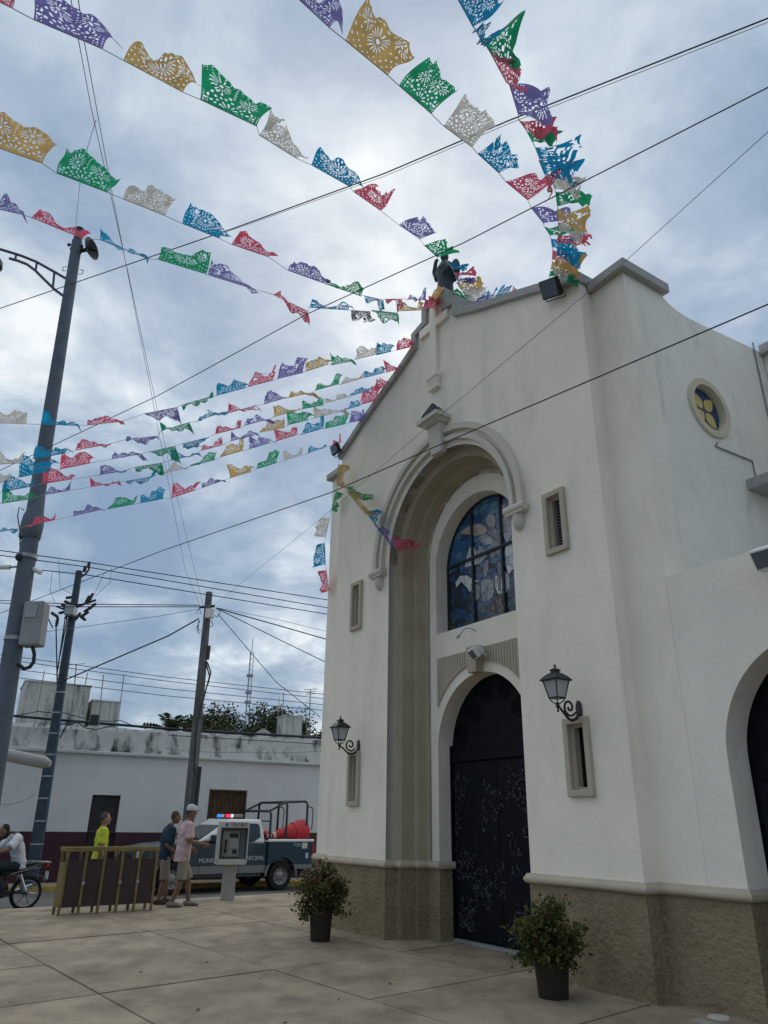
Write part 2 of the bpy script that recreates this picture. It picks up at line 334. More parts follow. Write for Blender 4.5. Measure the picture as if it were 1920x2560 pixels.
# aisle with its arched doorway
AC2, AH2, AS2 = 6.40, 1.03, 2.12
aw = [(4.972, .95), (AC2 - AH2, .95), (AC2 - AH2, AS2)] + [(AC2 - AH2 * cos(pi * i / 36), AS2 + AH2 * sin(pi * i / 36)) for i in range(1, 36)] + [(AC2 + AH2, AS2), (AC2 + AH2, 0), (9, 0), (9, 4.0)] + [(9 - .2 * i, 4.0 + random.Random(i).uniform(-.012, .012)) for i in range(1, 20)] + [(4.972, 4.0)]
MB().poly([aw], .222, .56).build('aisle_wall', PLT, church)
MB().box(4.975, 9, .56, 6, 3.75, 3.9).build('aisle_roof', COPE, church)
MB().box(8.7, 9, .57, 6, 0, 3.74).build('aisle_wall', PL, church)
MB().poly([[(AC2 - AH2 - .1, 0), (AC2 + AH2 + .1, 0), (AC2 + AH2 + .1, 3.4), (AC2 - AH2 - .1, 3.4)]], .58, .66).build('aisle_door', NAVY, church)
for k_ in range(4):
    x0 = AC2 - AH2 + .05 + k_ * .5
    MB().box(x0, x0 + .44, .555, .579, .1, 1.9).build('door_panel', NAVY2, church, bevel=.01)
MB().box(4.972, 5.6, 2.2, 3.0, 5.55, 5.70).build('wall_ledge', COPE, church, bevel=.01)
MB().box(4.98, 9, 3.34, 4.2, 3.9, 8.05).build('transept_wall', PLT, church)
MB().box(4.985, 9.1, 3.24, 4.3, 8.05, 8.2).build('transept_cap', COPE, church)
# conduits on the side wall
GREYP = mat('grey_conduit', (.25, .26, .26), .6, .1)
MB().tube([(4.985, 3.10, 8.2), (4.985, 3.12, 5.2)], .012, 6).build('conduit', GREYP, church)
MB().tube([(5.02, 1.62, 6.05), (4.985, 1.62, 6.01), (4.985, 2.43, 6.03), (4.985, 2.44, 5.71)], .011, 6).build('conduit', GREYP, church)
# archivolt steps
def arch_strip(h0, y0, h1, y1):
    prof = [(h0, y0), (h0, y1), (h1, y1)]; path = lambda h: [(AC - h, .95), (AC - h, ASP)] + [(AC - h * cos(pi * i / 48), ASP + h * sin(pi * i / 48)) for i in range(1, 48)] + [(AC + h, ASP), (AC + h, .95)]
    ls = [[(x, y, z) for x, z in path(h)] for h, y in prof]; n = len(ls[0])
    m = MB().add([p for l in ls for p in l], [(i * n + k, i * n + k + 1, (i + 1) * n + k + 1, (i + 1) * n + k) for i in range(2) for k in range(n - 1)])
    return m.build('archivolt', JAMB, church, smooth=40, recalc=False, bevel=.025, seg=3)
arch_strip(AH, .001, AH - .13, .19); arch_strip(AH - .13, .19, AH - .21, .44); arch_strip(AH - .21, .44, AH - .30, .62)
# inner wall with window and door openings
OH, WS, WSP, DSP = 1.02, 4.30, 5.38, 2.53
wh = [(AC - OH, WS), (AC + OH, WS), (AC + OH, WSP)] + [(AC + OH * cos(pi * i / 40), WSP + OH * sin(pi * i / 40)) for i in range(1, 40)] + [(AC - OH, WSP)]
iw = [(AC - 1.30, .95), (AC - OH, .95), (AC - OH, DSP)] + [(AC - OH * cos(pi * i / 40), DSP + OH * sin(pi * i / 40)) for i in range(1, 40)] + [(AC + OH, DSP), (AC + OH, .95), (AC + 1.30, .95), (AC + 1.30, 7.0), (AC - 1.30, 7.0)]
MB().poly([iw, wh], .62, .95).build('portal_wall', PL, church)
for sgn in (-1, 1):
    mb = MB(); n = 15
    for i in range(n):
        a = .13 + (.995 - .13) * i / n; b = .13 + (.995 - .13) * (i + 1) / n - .012
        zb = lambda x: DSP + sqrt(max(.0, 1.17 ** 2 - x * x))
        q = [(AC + sgn * a, zb(a)), (AC + sgn * b, zb(b)), (AC + sgn * b, 3.90), (AC + sgn * a, 3.90)]
        if sgn < 0: q = q[::-1]
        mb.poly([q], .592, .625)
    mb.build('fluted_spandrel', TAN, church)
    zs = [(x, DSP + sqrt(1.17 ** 2 - x * x)) for x in [.13 + .865 * i / 20 for i in range(21)]]
    MB().poly([[(AC + sgn * x, z) for x, z in zs] + [(AC + sgn * x, 3.902) for x in (.995, .13)]], .612, .63).build('spandrel_panel', TAN, church)
MB().poly([[(AC - .09, 3.53), (AC + .09, 3.53), (AC + .125, 3.92), (AC - .125, 3.92)]], .47, .62).build('door_keystone', TAN, church, bevel=.012)
# door
door = empty('portal_door'); door.parent = church; door.location = (AC, .90, 0)
MB().poly([[(-OH - .05, .02), (OH + .05, .02), (OH + .05, 3.6), (-OH - .05, 3.6)]], .0, .06).build('door_backing', NAVY, door)
MB().box(-OH, OH, -.05, .0, 2.36, 2.50).build('transom', NAVY, door, bevel=.01)
for s_ in (-1, 1):
    MB().box(min(s_ * .003, s_ * .96), max(s_ * .003, s_ * .96), -.035, 0, .06, 2.34).build('door_leaf', NAVY, door, bevel=.008)
    MB().box(s_ * OH - .03, s_ * OH + .03, -.06, 0, .0, 2.6).build('door_post', NAVY, door)
    for i in range(3):
        pts = []; a = radians(90 + s_ * 20); cx, cz, r0 = s_ * (.22 + .27 * i), 2.75 + .30 * (2 - i) * .9, .16
        for k in range(30): t = k / 29 * 4.2 * pi; rr = r0 * (1 - k / 34); pts.append((cx + rr * cos(t) * s_, -.02, cz + rr * sin(t)))
        MB().tube(pts, .009, 5).build('scroll', NAVY, door, 180)
rnd = random.Random(5); mb = MB()
FLK = mat('door_reflection_fleck', (.07, .085, .11), .4, .7, 30, .2, 60, .6, metal=.3)  # reflections in the glossy door leaves, modelled as thin pale slivers
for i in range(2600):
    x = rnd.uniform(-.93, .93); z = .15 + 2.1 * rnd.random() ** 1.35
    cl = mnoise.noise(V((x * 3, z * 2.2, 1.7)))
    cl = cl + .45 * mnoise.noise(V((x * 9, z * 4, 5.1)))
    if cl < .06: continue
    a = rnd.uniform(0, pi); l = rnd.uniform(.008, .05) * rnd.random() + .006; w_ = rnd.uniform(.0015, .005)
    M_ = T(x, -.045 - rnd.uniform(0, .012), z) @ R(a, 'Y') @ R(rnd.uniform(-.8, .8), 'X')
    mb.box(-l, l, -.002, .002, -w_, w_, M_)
tag(mb.build('door_reflections', FLK, door), kind='stuff')
MB().box(-.97, .97, -.09, -.01, 0, .035).build('threshold', STEEL, door)
# stained glass
sg = empty('stained_glass_window'); sg.parent = church; sg.location = (AC, .88, WS)
LEAD = mat('lead_came', (.012, .014, .017), .6, .1)
GC = {'b': (.035, .13, .27), 'B': (.02, .07, .18), 'c': (.08, .22, .32), 'w': (.62, .66, .70), 'g': (.26, .28, .31), 'G': (.15, .17, .20), 'k': (.018, .03, .05), 'f': (.43, .36, .28), 'o': (.16, .09, .04), 's': (.36, .40, .46), 't': (.03, .085, .10)}
GM = {k: mat('stained_glass_' + n, GC[k], .22, .22, 7, .15, 12, .5) for k, n in zip('bBcwgGkfost', ('blue', 'deep_blue', 'turquoise', 'white', 'grey', 'dark_grey', 'black', 'tan', 'amber', 'pale_grey', 'teal'))}
def glass_col(x, z, r):
    def el(cx, cz, rx, rz, a=0):
        dx, dz = x - cx, z - cz; c_, s2 = cos(a), sin(a); return ((dx * c_ + dz * s2) / rx) ** 2 + ((-dx * s2 + dz * c_) / rz) ** 2 < 1
    if z > .95 - .15 * x: return 'b' if r < .5 else ('B' if r < .75 else 'c')
    if z > .35: return 'k' if r < .55 else 'B'
    return 't' if r < .45 else ('k' if r < .72 else ('B' if r < .88 else 'o'))
rnd = random.Random(11); seeds = []
wz = WSP - WS
def inwin(x, z, m=0.0): return abs(x) < OH - m and 0 < z and (z < wz or x * x + (z - wz) ** 2 < (OH - m) ** 2)
tries = 0
while len(seeds) < 290 and tries < 20000:
    tries += 1; x = rnd.uniform(-OH, OH); z = rnd.uniform(.01, wz + OH)
    if not inwin(x, z, .02): continue
    md_ = rnd.choice((.04, .055, .075))
    if all(((x - a) * .55) ** 2 + (z - b) ** 2 > md_ ** 2 for a, b in seeds): seeds.append((x, z))
outl = [V((-OH, .0)), V((OH, .0)), V((OH, wz))] + [V((OH * cos(pi * i / 28), wz + OH * sin(pi * i / 28))) for i in range(1, 28)] + [V((-OH, wz))]
for x, z in seeds:
    K_ = .55; p = V((x * K_, z)); cell = [V((q_.x * K_, q_.y)) for q_ in outl]
    for a, b in seeds:
        if (a, b) == (x, z) or abs(a - x) > .8 or abs(b - z) > .6: continue
        q = V((a * K_, b)); cell = clip(cell, (p + q) / 2, (q - p).normalized())
        if len(cell) < 3: break
    if len(cell) < 3: continue
    cell = [V((q_.x / K_, q_.y)) for q_ in cell]; c = sum(cell, V((0, 0))) / len(cell); cell = [c + (k - c) * max(.5, 1 - .0055 / max(.02, (k - c).length)) for k in cell]
    n = len(cell); ty = rnd.uniform(-.002, .002)
    MB().add([(k.x, ty, k.y) for k in cell] + [(k.x, .008, k.y) for k in cell], [tuple(range(n))] + [(i, (i + 1) % n, n + (i + 1) % n, n + i) for i in range(n)]).build('glass_pane', GM[glass_col(x, z, rnd.random())], sg)
FIG = [('g', [(745, 470), (765, 435), (795, 428), (822, 450), (832, 490), (822, 535), (795, 552), (765, 540), (748, 510)], 1), ('f', [(510, 605), (560, 560), (630, 525), (700, 515), (745, 545), (760, 580), (735, 600), (700, 615), (650, 620), (590, 610)], 6), ('s', [(680, 640), (735, 602), (770, 620), (800, 640), (795, 690), (740, 700), (700, 675)], 5),
       ('G', [(755, 580), (825, 555), (870, 640), (890, 720), (850, 780), (800, 830), (770, 760), (780, 680), (805, 640)], 5), ('s', [(850, 400), (900, 340), (945, 360), (960, 480), (965, 620), (930, 690), (900, 640), (880, 540)], 7), ('w', [(575, 820), (600, 720), (640, 710), (665, 760), (690, 705), (715, 740), (755, 740), (750, 800), (700, 860), (620, 880), (560, 895)], 5),
       ('w', [(910, 700), (970, 640), (975, 760), (985, 900), (940, 960), (915, 880)], 4), ('k', [(505, 960), (560, 905), (630, 888), (720, 895), (740, 930), (700, 995), (640, 995), (590, 955)], 2), ('w', [(480, 1030), (520, 965), (580, 960), (640, 1003), (690, 1003), (640, 1032), (610, 1110), (570, 1060), (530, 1015), (490, 1070)], 4),
       ('G', [(610, 1035), (655, 1035), (700, 1060), (690, 1160), (650, 1190), (625, 1120)], 2), ('g', [(705, 1005), (760, 990), (812, 1005), (818, 1080), (800, 1160), (720, 1200), (700, 1120)], 4), ('w', [(822, 965), (842, 960), (850, 1100), (872, 1100), (880, 960), (900, 920), (945, 965), (950, 1060), (910, 1125), (850, 1122), (822, 1060)], 5),
       ('G', [(842, 835), (882, 850), (875, 960), (866, 1085), (852, 1085), (848, 960)], 2), ('g', [(732, 835), (770, 822), (765, 920), (742, 985), (725, 940)], 2), ('k', [(940, 1068), (995, 1010), (1005, 1150), (930, 1155)], 2), ('k', [(460, 1080), (500, 1040), (560, 1075), (600, 1125), (620, 1200), (540, 1230), (470, 1210)], 4), ('o', [(855, 1185), (880, 1180), (885, 1215), (862, 1225)], 1), ('o', [(780, 1240), (820, 1225), (830, 1250), (795, 1265)], 1)]
for ci, pts, cuts in FIG:      # pictorial pieces: pale figures, wings and clouds
    po = []
    for x, y in pts:
        s_, v_ = hitF(1000 + x * .2893, 1160 + y * .2893, .88); po.append(V((s_ - AC, v_ - WS)))
    parts = [po]; c0 = sum(po, V((0, 0))) / len(po)
    for k in range(cuts):
        a_ = rnd.uniform(0, pi); nn_ = V((cos(a_), sin(a_))); pc = c0 + V((rnd.gauss(0, .08), rnd.gauss(0, .08))); nx = []
        for q in parts:
            for sg_ in (1, -1):
                r_ = clip(q, pc, nn_ * sg_)
                if len(r_) >= 3: nx.append(r_)
        parts = nx
    zo = -.004 - rnd.random() * .002
    for q in parts:
        c = sum(q, V((0, 0))) / len(q); q2 = [c + (k - c) * max(.4, 1 - .0045 / max(.012, (k - c).length)) for k in q]; n = len(q2)
        if max((k - c).length for k in q) < .02: continue
        cc = {'w': 'wws', 's': 'ssg', 'g': 'ggG', 'G': 'GGg', 'f': 'ffs', 'k': 'kkB', 'o': 'o'}[ci]
        MB().poly([[(k.x, k.y) for k in q2]], zo, zo + .004).build('glass_pane', GM[rnd.choice(cc)], sg, recalc=False)
    n = len(po); MB().poly([[(c0.x + (k.x - c0.x) * 1.02, c0.y + (k.y - c0.y) * 1.02) for k in po]], zo + .0045, zo + .0055).build('lead_outline', LEAD, sg, recalc=False)
MB().poly([[(-OH - .03, -.03), (OH + .03, -.03), (OH + .03, wz + OH + .05), (-OH - .03, wz + OH + .05)]], .006, .03).build('lead_backing', LEAD, sg)
IRON = mat('window_iron', (.03, .035, .04), .5, .1)
for x in (-.35, .35):
    MB().box(x - .02, x + .02, -.035, .0, 0, wz + sqrt(OH ** 2 - x * x)).build('mullion', IRON, sg)
MB().box(-OH, OH, -.038, .0, 1.14, 1.18).build('transom_bar', IRON, sg)
rimp = [(AC - OH, 0)]
fr = [(-OH, 0), (-OH, wz)] + [(-OH * cos(pi * i / 36), wz + OH * sin(pi * i / 36)) for i in range(1, 36)] + [(OH, wz), (OH, 0)]
MB().poly([fr + [tuple(p) for p in reversed(offs(fr, .03))]], -.03, .0).build('window_rim', IRON, sg)
# hood mould, corbels, keystone
for r0, r1, d in ((1.74, 1.84, .085), (1.58, 1.66, .075)):
    a = [(AC - .04 - r1, 5.42)] + [(AC - .04 - r1 * cos(pi * i / 56), 5.50 + r1 * sin(pi * i / 56)) for i in range(57)] + [(AC - .04 + r1, 5.42)]
    b = [(AC - .04 - r0, 5.42)] + [(AC - .04 - r0 * cos(pi * i / 56), 5.50 + r0 * sin(pi * i / 56)) for i in range(57)] + [(AC - .04 + r0, 5.42)]
    MB().poly([a + b[::-1]], -d, .01).build('hood_mould', mat('hood_paint', (.60, .57, .50), .9, .06, 3, .2, 50, .2), church, smooth=40, bevel=.02, seg=3)
CORB = MATS['hood_paint']
for x in (AC - .04 - 1.70, AC - .04 + 1.70):
    mb = MB().tube([(x - .19, -.07, 5.40), (x + .19, -.07, 5.40)], .065, 14).box(x - .17, x + .17, -.11, 0, 5.32, 5.37)
    mb.build('corbel', CORB, church, 50)
    MB().lathe([(.0, -.17), (.05, -.16), (.085, -.12), (.10, -.05), (.10, .05)], 16, T(x, 0, 5.27)).build('corbel_drop', CORB, church, 60)
kx = 1.36
MB().frustum(kx - .13, kx + .13, -.11, 0, 6.93, kx - .17, kx + .17, -.16, 0, 7.42).build('keystone', CORB, church, bevel=.015)
MB().frustum(kx - .19, kx + .19, -.19, 0, 7.42, kx - .25, kx + .25, -.27, 0, 7.48).box(kx - .27, kx + .27, -.30, 0, 7.481, 7.56).build('keystone_cap', CORB, church, bevel=.01)
# relief cross
cx_ = 1.26
cp = [(-.085, 8.50), (.085, 8.50), (.085, 9.42), (.40, 9.42), (.40, 9.59), (.085, 9.59), (.085, 9.93), (-.085, 9.93), (-.085, 9.59), (-.40, 9.59), (-.40, 9.42), (-.085, 9.42)]
MB().poly([[(cx_ + a, b) for a, b in cp]], -.065, .01).build('relief_cross', PL, church, bevel=.008)
MB().box(cx_ - .15, cx_ + .15, -.12, 0, 8.39, 8.50).frustum(cx_ - .10, cx_ + .10, -.06, 0, 8.24, cx_ - .14, cx_ + .14, -.11, 0, 8.389).box(cx_ - .13, cx_ + .13, -.09, 0, 8.19, 8.235).build('cross_foot', PL, church, bevel=.008)
# slit windows
for a in wins:
    wn = empty('slit_window'); wn.parent = church; wn.location = ((a[0] + a[1]) / 2, 0, (a[2] + a[3]) / 2)
    hw, hh = (a[1] - a[0]) / 2, (a[3] - a[2]) / 2
    rr = lambda k: [(-hw + k, -hh + k), (hw - k, -hh + k), (hw - k, hh - k), (-hw + k, hh - k)]
    MB().poly([rr(0), rr(.07)], -.05, .02).build('window_frame', TAN, wn, bevel=.008)
    MB().poly([rr(.06), rr(.10)], .03, .07).build('inner_frame', TAN, wn)
    MB().box(-hw + .05, hw - .05, .15, .17, -hh + .05, hh - .05).build('window_back', DARK, wn)
    if a[4] == 'louvre':
        for k in range(15):
            z = -hh + .13 + k * (2 * hh - .26) / 14
            MB().box(-hw + .1, hw - .1, -.02, .02, -.003, .003, T(0, .10, z) @ R(radians(40), 'X')).build('louvre_slat', STEEL, wn)
# ------------------------------------------------------------------ fittings on the church
def lantern(px_body, px_wall, out, label):
    s, v = hitF(*px_wall); x2, v2 = hitF(px_body[0], px_body[1], -out)
    l = empty('wall_lantern', chw(s, 0, v), ch_rz); tag(l, label, 'lantern', 'wall lanterns of the church')
    dx = 0.0; zb = v2 - v
    MB().poly([arc(0, 0, .055, 0, 2 * pi, 15)[:-1]], -.02, 0, T(0, 0, .0) @ Matrix.Diagonal((.8, 1, 2.0, 1))).build('wall_plate', BLACK, l, bevel=.004)
    pts = []
    for i in range(33):
        t = i / 32
        pts.append((0, -.02 - (out - .02) * t ** .9, -.05 - .13 * sin(pi * min(1, t * 1.25) * .8) * (1 - t) + (zb + .05) * t ** 2.2))
    MB().tube(pts, [.018 - .006 * t / 32 for t in range(33)], 8).build('bracket_arm', BLACK, l, 180)
    sc_ = [(0, -.16 - .10 * (1 - k / 40) * cos(k / 40 * 3.4 * pi - 2.6), .02 + .10 * (1 - k / 40) * sin(k / 40 * 3.4 * pi - 2.6)) for k in range(34)]
    MB().tube(sc_, .013, 7).build('scroll', BLACK, l, 180)
    b = empty('lamp_head'); b.parent = l; b.location = (0, -out, zb); b.scale = (.82, .82, .82)
    MB().lathe([(.0, -.09), (.014, -.08), (.018, -.06), (.008, -.045), (.022, -.02), (.03, .0), (.018, .02), (.03, .035)], 12).build('stem', BLACK, b, 60)
    for k in range(4):
        a = pi / 4 + k * pi / 2; c_, s2 = cos(a), sin(a)
        MB().tube([(.02 * c_, .02 * s2, .02), (.08 * c_, .08 * s2, .06), (.105 * c_, .105 * s2, .10)], .008, 6).build('cage_strut', BLACK, b)
        MB().tube([(.105 * c_, .105 * s2, .10), (.175 * c_, .175 * s2, .33)], .009, 6).build('cage_post', BLACK, b)
        a2 = a + pi / 2; d2, e2 = cos(a2), sin(a2); q = .97
        MB().add([(.105 * c_ * q, .105 * s2 * q, .10), (.105 * d2 * q, .105 * e2 * q, .10), (.175 * d2 * q, .175 * e2 * q, .33), (.175 * c_ * q, .175 * s2 * q, .33)], [(0, 1, 2, 3)]).build('glass_pane', FROST, b, recalc=False)
    for z, h in ((.10, .078), (.33, .13)):
        MB().tube([(h, h, z), (-h, h, z), (-h, -h, z), (h, -h, z), (h, h, z)], .009, 6).build('cage_ring', BLACK, b)
    MB().lathe([(.215, .325), (.22, .34), (.16, .39), (.10, .425), (.06, .44), (.06, .455), (.085, .465), (.05, .49), (.02, .50), (.012, .52), (.018, .535), (.0, .56)], 4, R(pi / 4, 'Z')).build('lamp_roof', BLACK, b, recalc=True)
    return l
lantern((1392, 1764), (1449, 1776), .34, 'black iron wall lantern right of the church door, above slot window')
lantern((852, 1863), (897, 1867), .36, 'black iron wall lantern left of the church door, nearest the street')
def flood(loc, rot, label, m, sz=(.30, .07, .22)):
    f = empty('floodlight', loc); f.rotation_euler = rot; tag(f, label, 'floodlight', 'floodlights mounted on the church')
    a, b, c = sz
    MB().box(-a / 2, a / 2, 0, b, -c / 2, c / 2).build('housing', m, f, bevel=.015)
    MB().box(-a / 2 + .02, a / 2 - .02, -.004, .0, -c / 2 + .02, c / 2 - .02).build('lens', mat('flood_glass', (.10, .13, .16), .12, .15, 5, 0, 1, .7), f)
    for k in range(5): MB().box(-a / 2 + .03 + k * (a - .06) / 4 - .004, -a / 2 + .03 + k * (a - .06) / 4 + .004, b, b + .025, -c / 2 + .03, c / 2 - .03).build('cooling_fin', m, f)
    MB().tube([(-a / 2 - .012, b / 2, 0), (-a / 2 - .012, b / 2 + .05, -c / 2 - .03), (a / 2 + .012, b / 2 + .05, -c / 2 - .03), (a / 2 + .012, b / 2, 0)], .008, 6).build('bracket', m, f)
    return f
BLK2 = mat('black_housing', (.03, .034, .04), .5, .1)
s_, v_ = hitF(1078, 1036, -.22); flood(chw(s_, -.22, v_), (radians(24), radians(-35), ch_rz + .2), 'dark floodlight tilted on top of the big arch keystone', BLK2, (.30, .08, .24))
flood(chw(-1.86, -.20, 8.36), (radians(20), 0, ch_rz), 'small floodlight under the left end of the gable', BLK2, (.26, .07, .2))
s_, v_ = hitF(1372, 722, -.2); flood(chw(s_, -.2, v_), (radians(35), radians(20), ch_rz), 'dark floodlight at the right end of the gable under the bunting', BLK2, (.34, .07, .26))
s_, v_ = hitF(1180, 1636, .35); flood(chw(s_, .36, v_), (radians(38), 0, ch_rz - .35), 'white floodlight above the main church door', WHITEP, (.22, .13, .16))
s_, v_ = hitF(1900, 1400, .0); flood(chw(s_ + .1, .0, v_), (radians(28), 0, ch_rz), 'white floodlight on the right aisle wall, cut by the photo edge', WHITEP, (.36, .13, .2))
# wall camera arm above the door
wc = MB().tube([(0, 0, 0), (0, -.10, .03), (-.10, -.14, .04), (-.20, -.16, -.05)], .008, 6).tube([(-.20, -.16, -.05), (-.25, -.165, -.075)], .02, 8)
s_, v_ = hitF(1190, 1578, .62); wo_ = wc.build('pipe_bracket', STEEL); wo_.matrix_world = CH @ T(s_, .62, v_); tag(wo_, 'bent grey pipe bracket under the stained glass window', 'bracket')
# in-ground lamp covers
for px_, lb in (((1455, 2462), 'round pale ground light cover beside the near plant pot'), ((1798, 2543), 'round pale ground light cover at the photo corner by the aisle')):
    p = on_z(*px_, .004); d = MB().lathe([(.0, .012), (.075, .012), (.088, .008), (.095, -.01)], 24).build('ground_light', mat('ground_light_cover', (.5, .48, .42), .5, .1), None, 50); d.location = p; tag(d, lb, 'light cover')
p = on_z(1765, 2556, .004); d = MB().box(-.11, .11, -.07, .07, -.01, .006).build('drain_cover', mat('drain_plate', (.32, .31, .28), .7, .15)); d.location = p; d.rotation_euler = (0, 0, ch_rz); tag(d, 'small rectangular metal plate set in the paving at the photo bottom', 'cover')
# statue on the apex
def remesh(o, vox, it=4):
    r = o.modifiers.new('remesh', 'REMESH'); r.mode = 'VOXEL'; r.voxel_size = vox; r.use_smooth_shade = True
    s = o.modifiers.new('smooth', 'SMOOTH'); s.iterations = it; s.factor = .5
    return o
stt = empty('statue', chw(1.24, .25, 10.06), ch_rz); tag(stt, 'dark statue of a robed winged figure on the church gable top', 'statue')
STM = mat('statue_stone', (.055, .065, .085), .7, .2, 8, .2, 40, .3)
mb = MB().tube([(0, 0, .0), (0, 0, .25), (.01, 0, .55), (0, 0, .8), (0, 0, .98)], [.17, .16, .14, .16, .07], 14).ell((0, 0, 1.10), (.075, .085, .10))
mb.tube([(-.10, 0, .88), (-.24, -.02, .72), (-.28, -.03, .92), (-.22, -.03, 1.14), (-.17, -.03, 1.17)], [.06, .05, .045, .04, .03], 10)
mb.tube([(.10, 0, .88), (.2, -.06, .68), (.12, -.14, .6)], [.06, .05, .04], 10)
mb.ell((.17, .10, .72), (.14, .06, .26)).ell((-.02, .10, .72), (.13, .06, .24))
remesh(mb.build('figure', STM, stt), .018)
MB().box(-.24, .24, -.2, .2, -.02, .06).build('plinth', COPE, stt, bevel=.01)
# litter on the paving
rnd = random.Random(21); mb = MB()
for i in range(90):
    x, y = rnd.uniform(-6, 3), rnd.uniform(6.5, 15); l = rnd.uniform(.012, .035); a = rnd.uniform(0, pi); u = V((cos(a), sin(a), .1)) * l; v2 = V((-sin(a), cos(a), .15)) * (l * .4); c = V((x, y, .008))
    mb.add([c - u, c + v2, c + u, c - v2], [(0, 1, 2, 3)])
tag(mb.build('fallen_leaves', mat('dead_leaf', (.05, .038, .024), .9, .3), None, recalc=False), 'scattered small dry leaves and grit on the plaza paving', 'litter', kind='stuff')
# ------------------------------------------------------------------ building across the street
BH = radians(62); B0 = on_z(100, 2207, -.1); bd = empty('street_building', B0, pi / 2 - BH)
tag(bd, 'long white single-storey building with maroon dado across the street', 'building')
BM = T(*B0) @ R(pi / 2 - BH, 'Z'); BMI = BM.inverted()
def hitB(x, y, back=0.0):
    o = BMI @ O; d = BMI.to_3x3() @ ray(x, y); t = (back - o.y) / d.y; q = o + d * t; return q.x, q.z + B0.z
def bw(x, back, z): return BM @ V((x, back, z - B0.z))
bz = lambda z: z - B0.z      # absolute height to local
BWALL = mat('building_white', (.66, .67, .66), .9, .05, .9, .2, 30, .2, col2=(.57, .58, .57), c2=(.5, .75), c2s=.7)
BPAR = mat('mouldy_parapet', (.60, .61, .59), .95, .12, 3, .4, 30, .15, col2=(.05, .055, .055), c2=(.50, .63), c2s=1.5, c2st=(1, 1, .55))
MAR = mat('maroon_paint', (.060, .028, .036), .8, .15, 2, .2, 40, .2)
door_, win_ = (.98, 1.76), (4.33, 5.52)
MB().poly([[(-14, bz(1.15)), (14, bz(1.15)), (14, bz(3.2)), (-14, bz(3.2))], [(door_[0], bz(1.151)), (door_[1], bz(1.151)), (door_[1], bz(2.12)), (door_[0], bz(2.12))], [(win_[0], bz(1.152)), (win_[1], bz(1.152)), (win_[1], bz(2.37)), (win_[0], bz(2.37))]], 0, .3).build('wall', BWALL, bd)
MB().poly([[(-14, 0), (door_[0], 0), (door_[0], bz(1.15)), (-14, bz(1.15))]], -.012, .3).build('dado', MAR, bd)
MB().poly([[(door_[1], 0), (win_[0], 0), (win_[0], bz(1.15)), (door_[1], bz(1.15))]], -.012, .3).build('dado', MAR, bd)
MB().poly([[(win_[0], 0), (7.05, 0), (7.05, bz(1.15)), (win_[0], bz(1.15))]], -.012, .3).build('dado', MAR, bd)
MB().poly([[(7.05, 0), (14, 0), (14, bz(1.18)), (7.05, bz(1.18))]], -.02, .3).build('dado', mat('brown_paint', (.075, .045, .03), .8, .2, 2), bd)
MB().box(door_[0], door_[1], .12, .16, 0, bz(2.12)).build('door', mat('dark_wood_door', (.035, .030, .035), .7, .2, 6, .2, 20), bd)
for k in range(2): MB().box(door_[0] + .05 + k * .37, door_[0] + .36 + k * .37, .105, .12, .2, bz(2.02)).build('door_panel', MATS['dark_wood_door'], bd, bevel=.01)
BRW = mat('brown_shutter_wood', (.075, .045, .025), .75, .35, 5, .3, 30)
for k in range(9):
    x0 = win_[0] + .04 + k * (win_[1] - win_[0] - .08) / 9
    MB().box(x0 + .004, x0 + (win_[1] - win_[0] - .08) / 9 - .004, .08, .11, bz(1.16), bz(2.33)).build('shutter_plank', BRW, bd, bevel=.004)
MB().poly([[(win_[0], bz(1.16)), (win_[1], bz(1.16)), (win_[1], bz(2.37)), (win_[0], bz(2.37))], [(win_[0] + .05, bz(1.21)), (win_[1] - .05, bz(1.21)), (win_[1] - .05, bz(2.32)), (win_[0] + .05, bz(2.32))]], -.01, .08).build('shutter_frame', BRW, bd)
MB().box(win_[0], win_[1], .11, .13, bz(1.16), bz(2.37)).build('shutter_backing', DARK, bd)
MB().box(-14, 14, -.14, .3, bz(3.2), bz(3.29)).build('cornice', mat('cornice_white', (.55, .57, .58), .9, .08, 2), bd, bevel=.02)
rnd = random.Random(3); top = []
for i in range(113):
    x = 14 - i * .25; z = 3.86 + .02 * max(-4, x) + .035 * mnoise.noise(V((x * 1.7, 0, 4))) + (.10 if -5 < x < -1.6 else 0); top.append((x, bz(z)))
MB().poly([[(-14, bz(3.29)), (14, bz(3.29))] + top], .02, .22).build('parapet', BPAR, bd)
MB().box(-14, 14, .3, 9, bz(3.1), bz(3.22)).build('roof_slab', COPE, bd)
MB().box(-14, 14, 8.7, 9, 0, bz(3.1)).build('rear_wall', BWALL, bd)
# second parapet behind, higher
top = [(14 - i * .25, bz(4.22 + .06 * mnoise.noise(V((i * .4, 1, 9))) + (.012 * (14 - i * .25)))) for i in range(73)]
MB().poly([[(-4, bz(3.22)), (14, bz(3.22))] + top], 2.6, 2.8).build('rear_parapet', BPAR, bd)
# pavement in front of the building
sw = MB().box(-14, 14, -1.05, -.0, -.12, -.002).build('sidewalk', CONCK); sw.matrix_world = BM.copy(); tag(sw, kind='structure')
YK = mat('yellow_kerb_paint', (.42, .30, .07), .8, .25, 5, .2, 40)
for i in range(-9, 9):
    MB().box(i * 1.5, i * 1.5 + 1.49, -1.18, -1.055, -.14, .0).build('kerb_stone', YK, sw, bevel=.012)
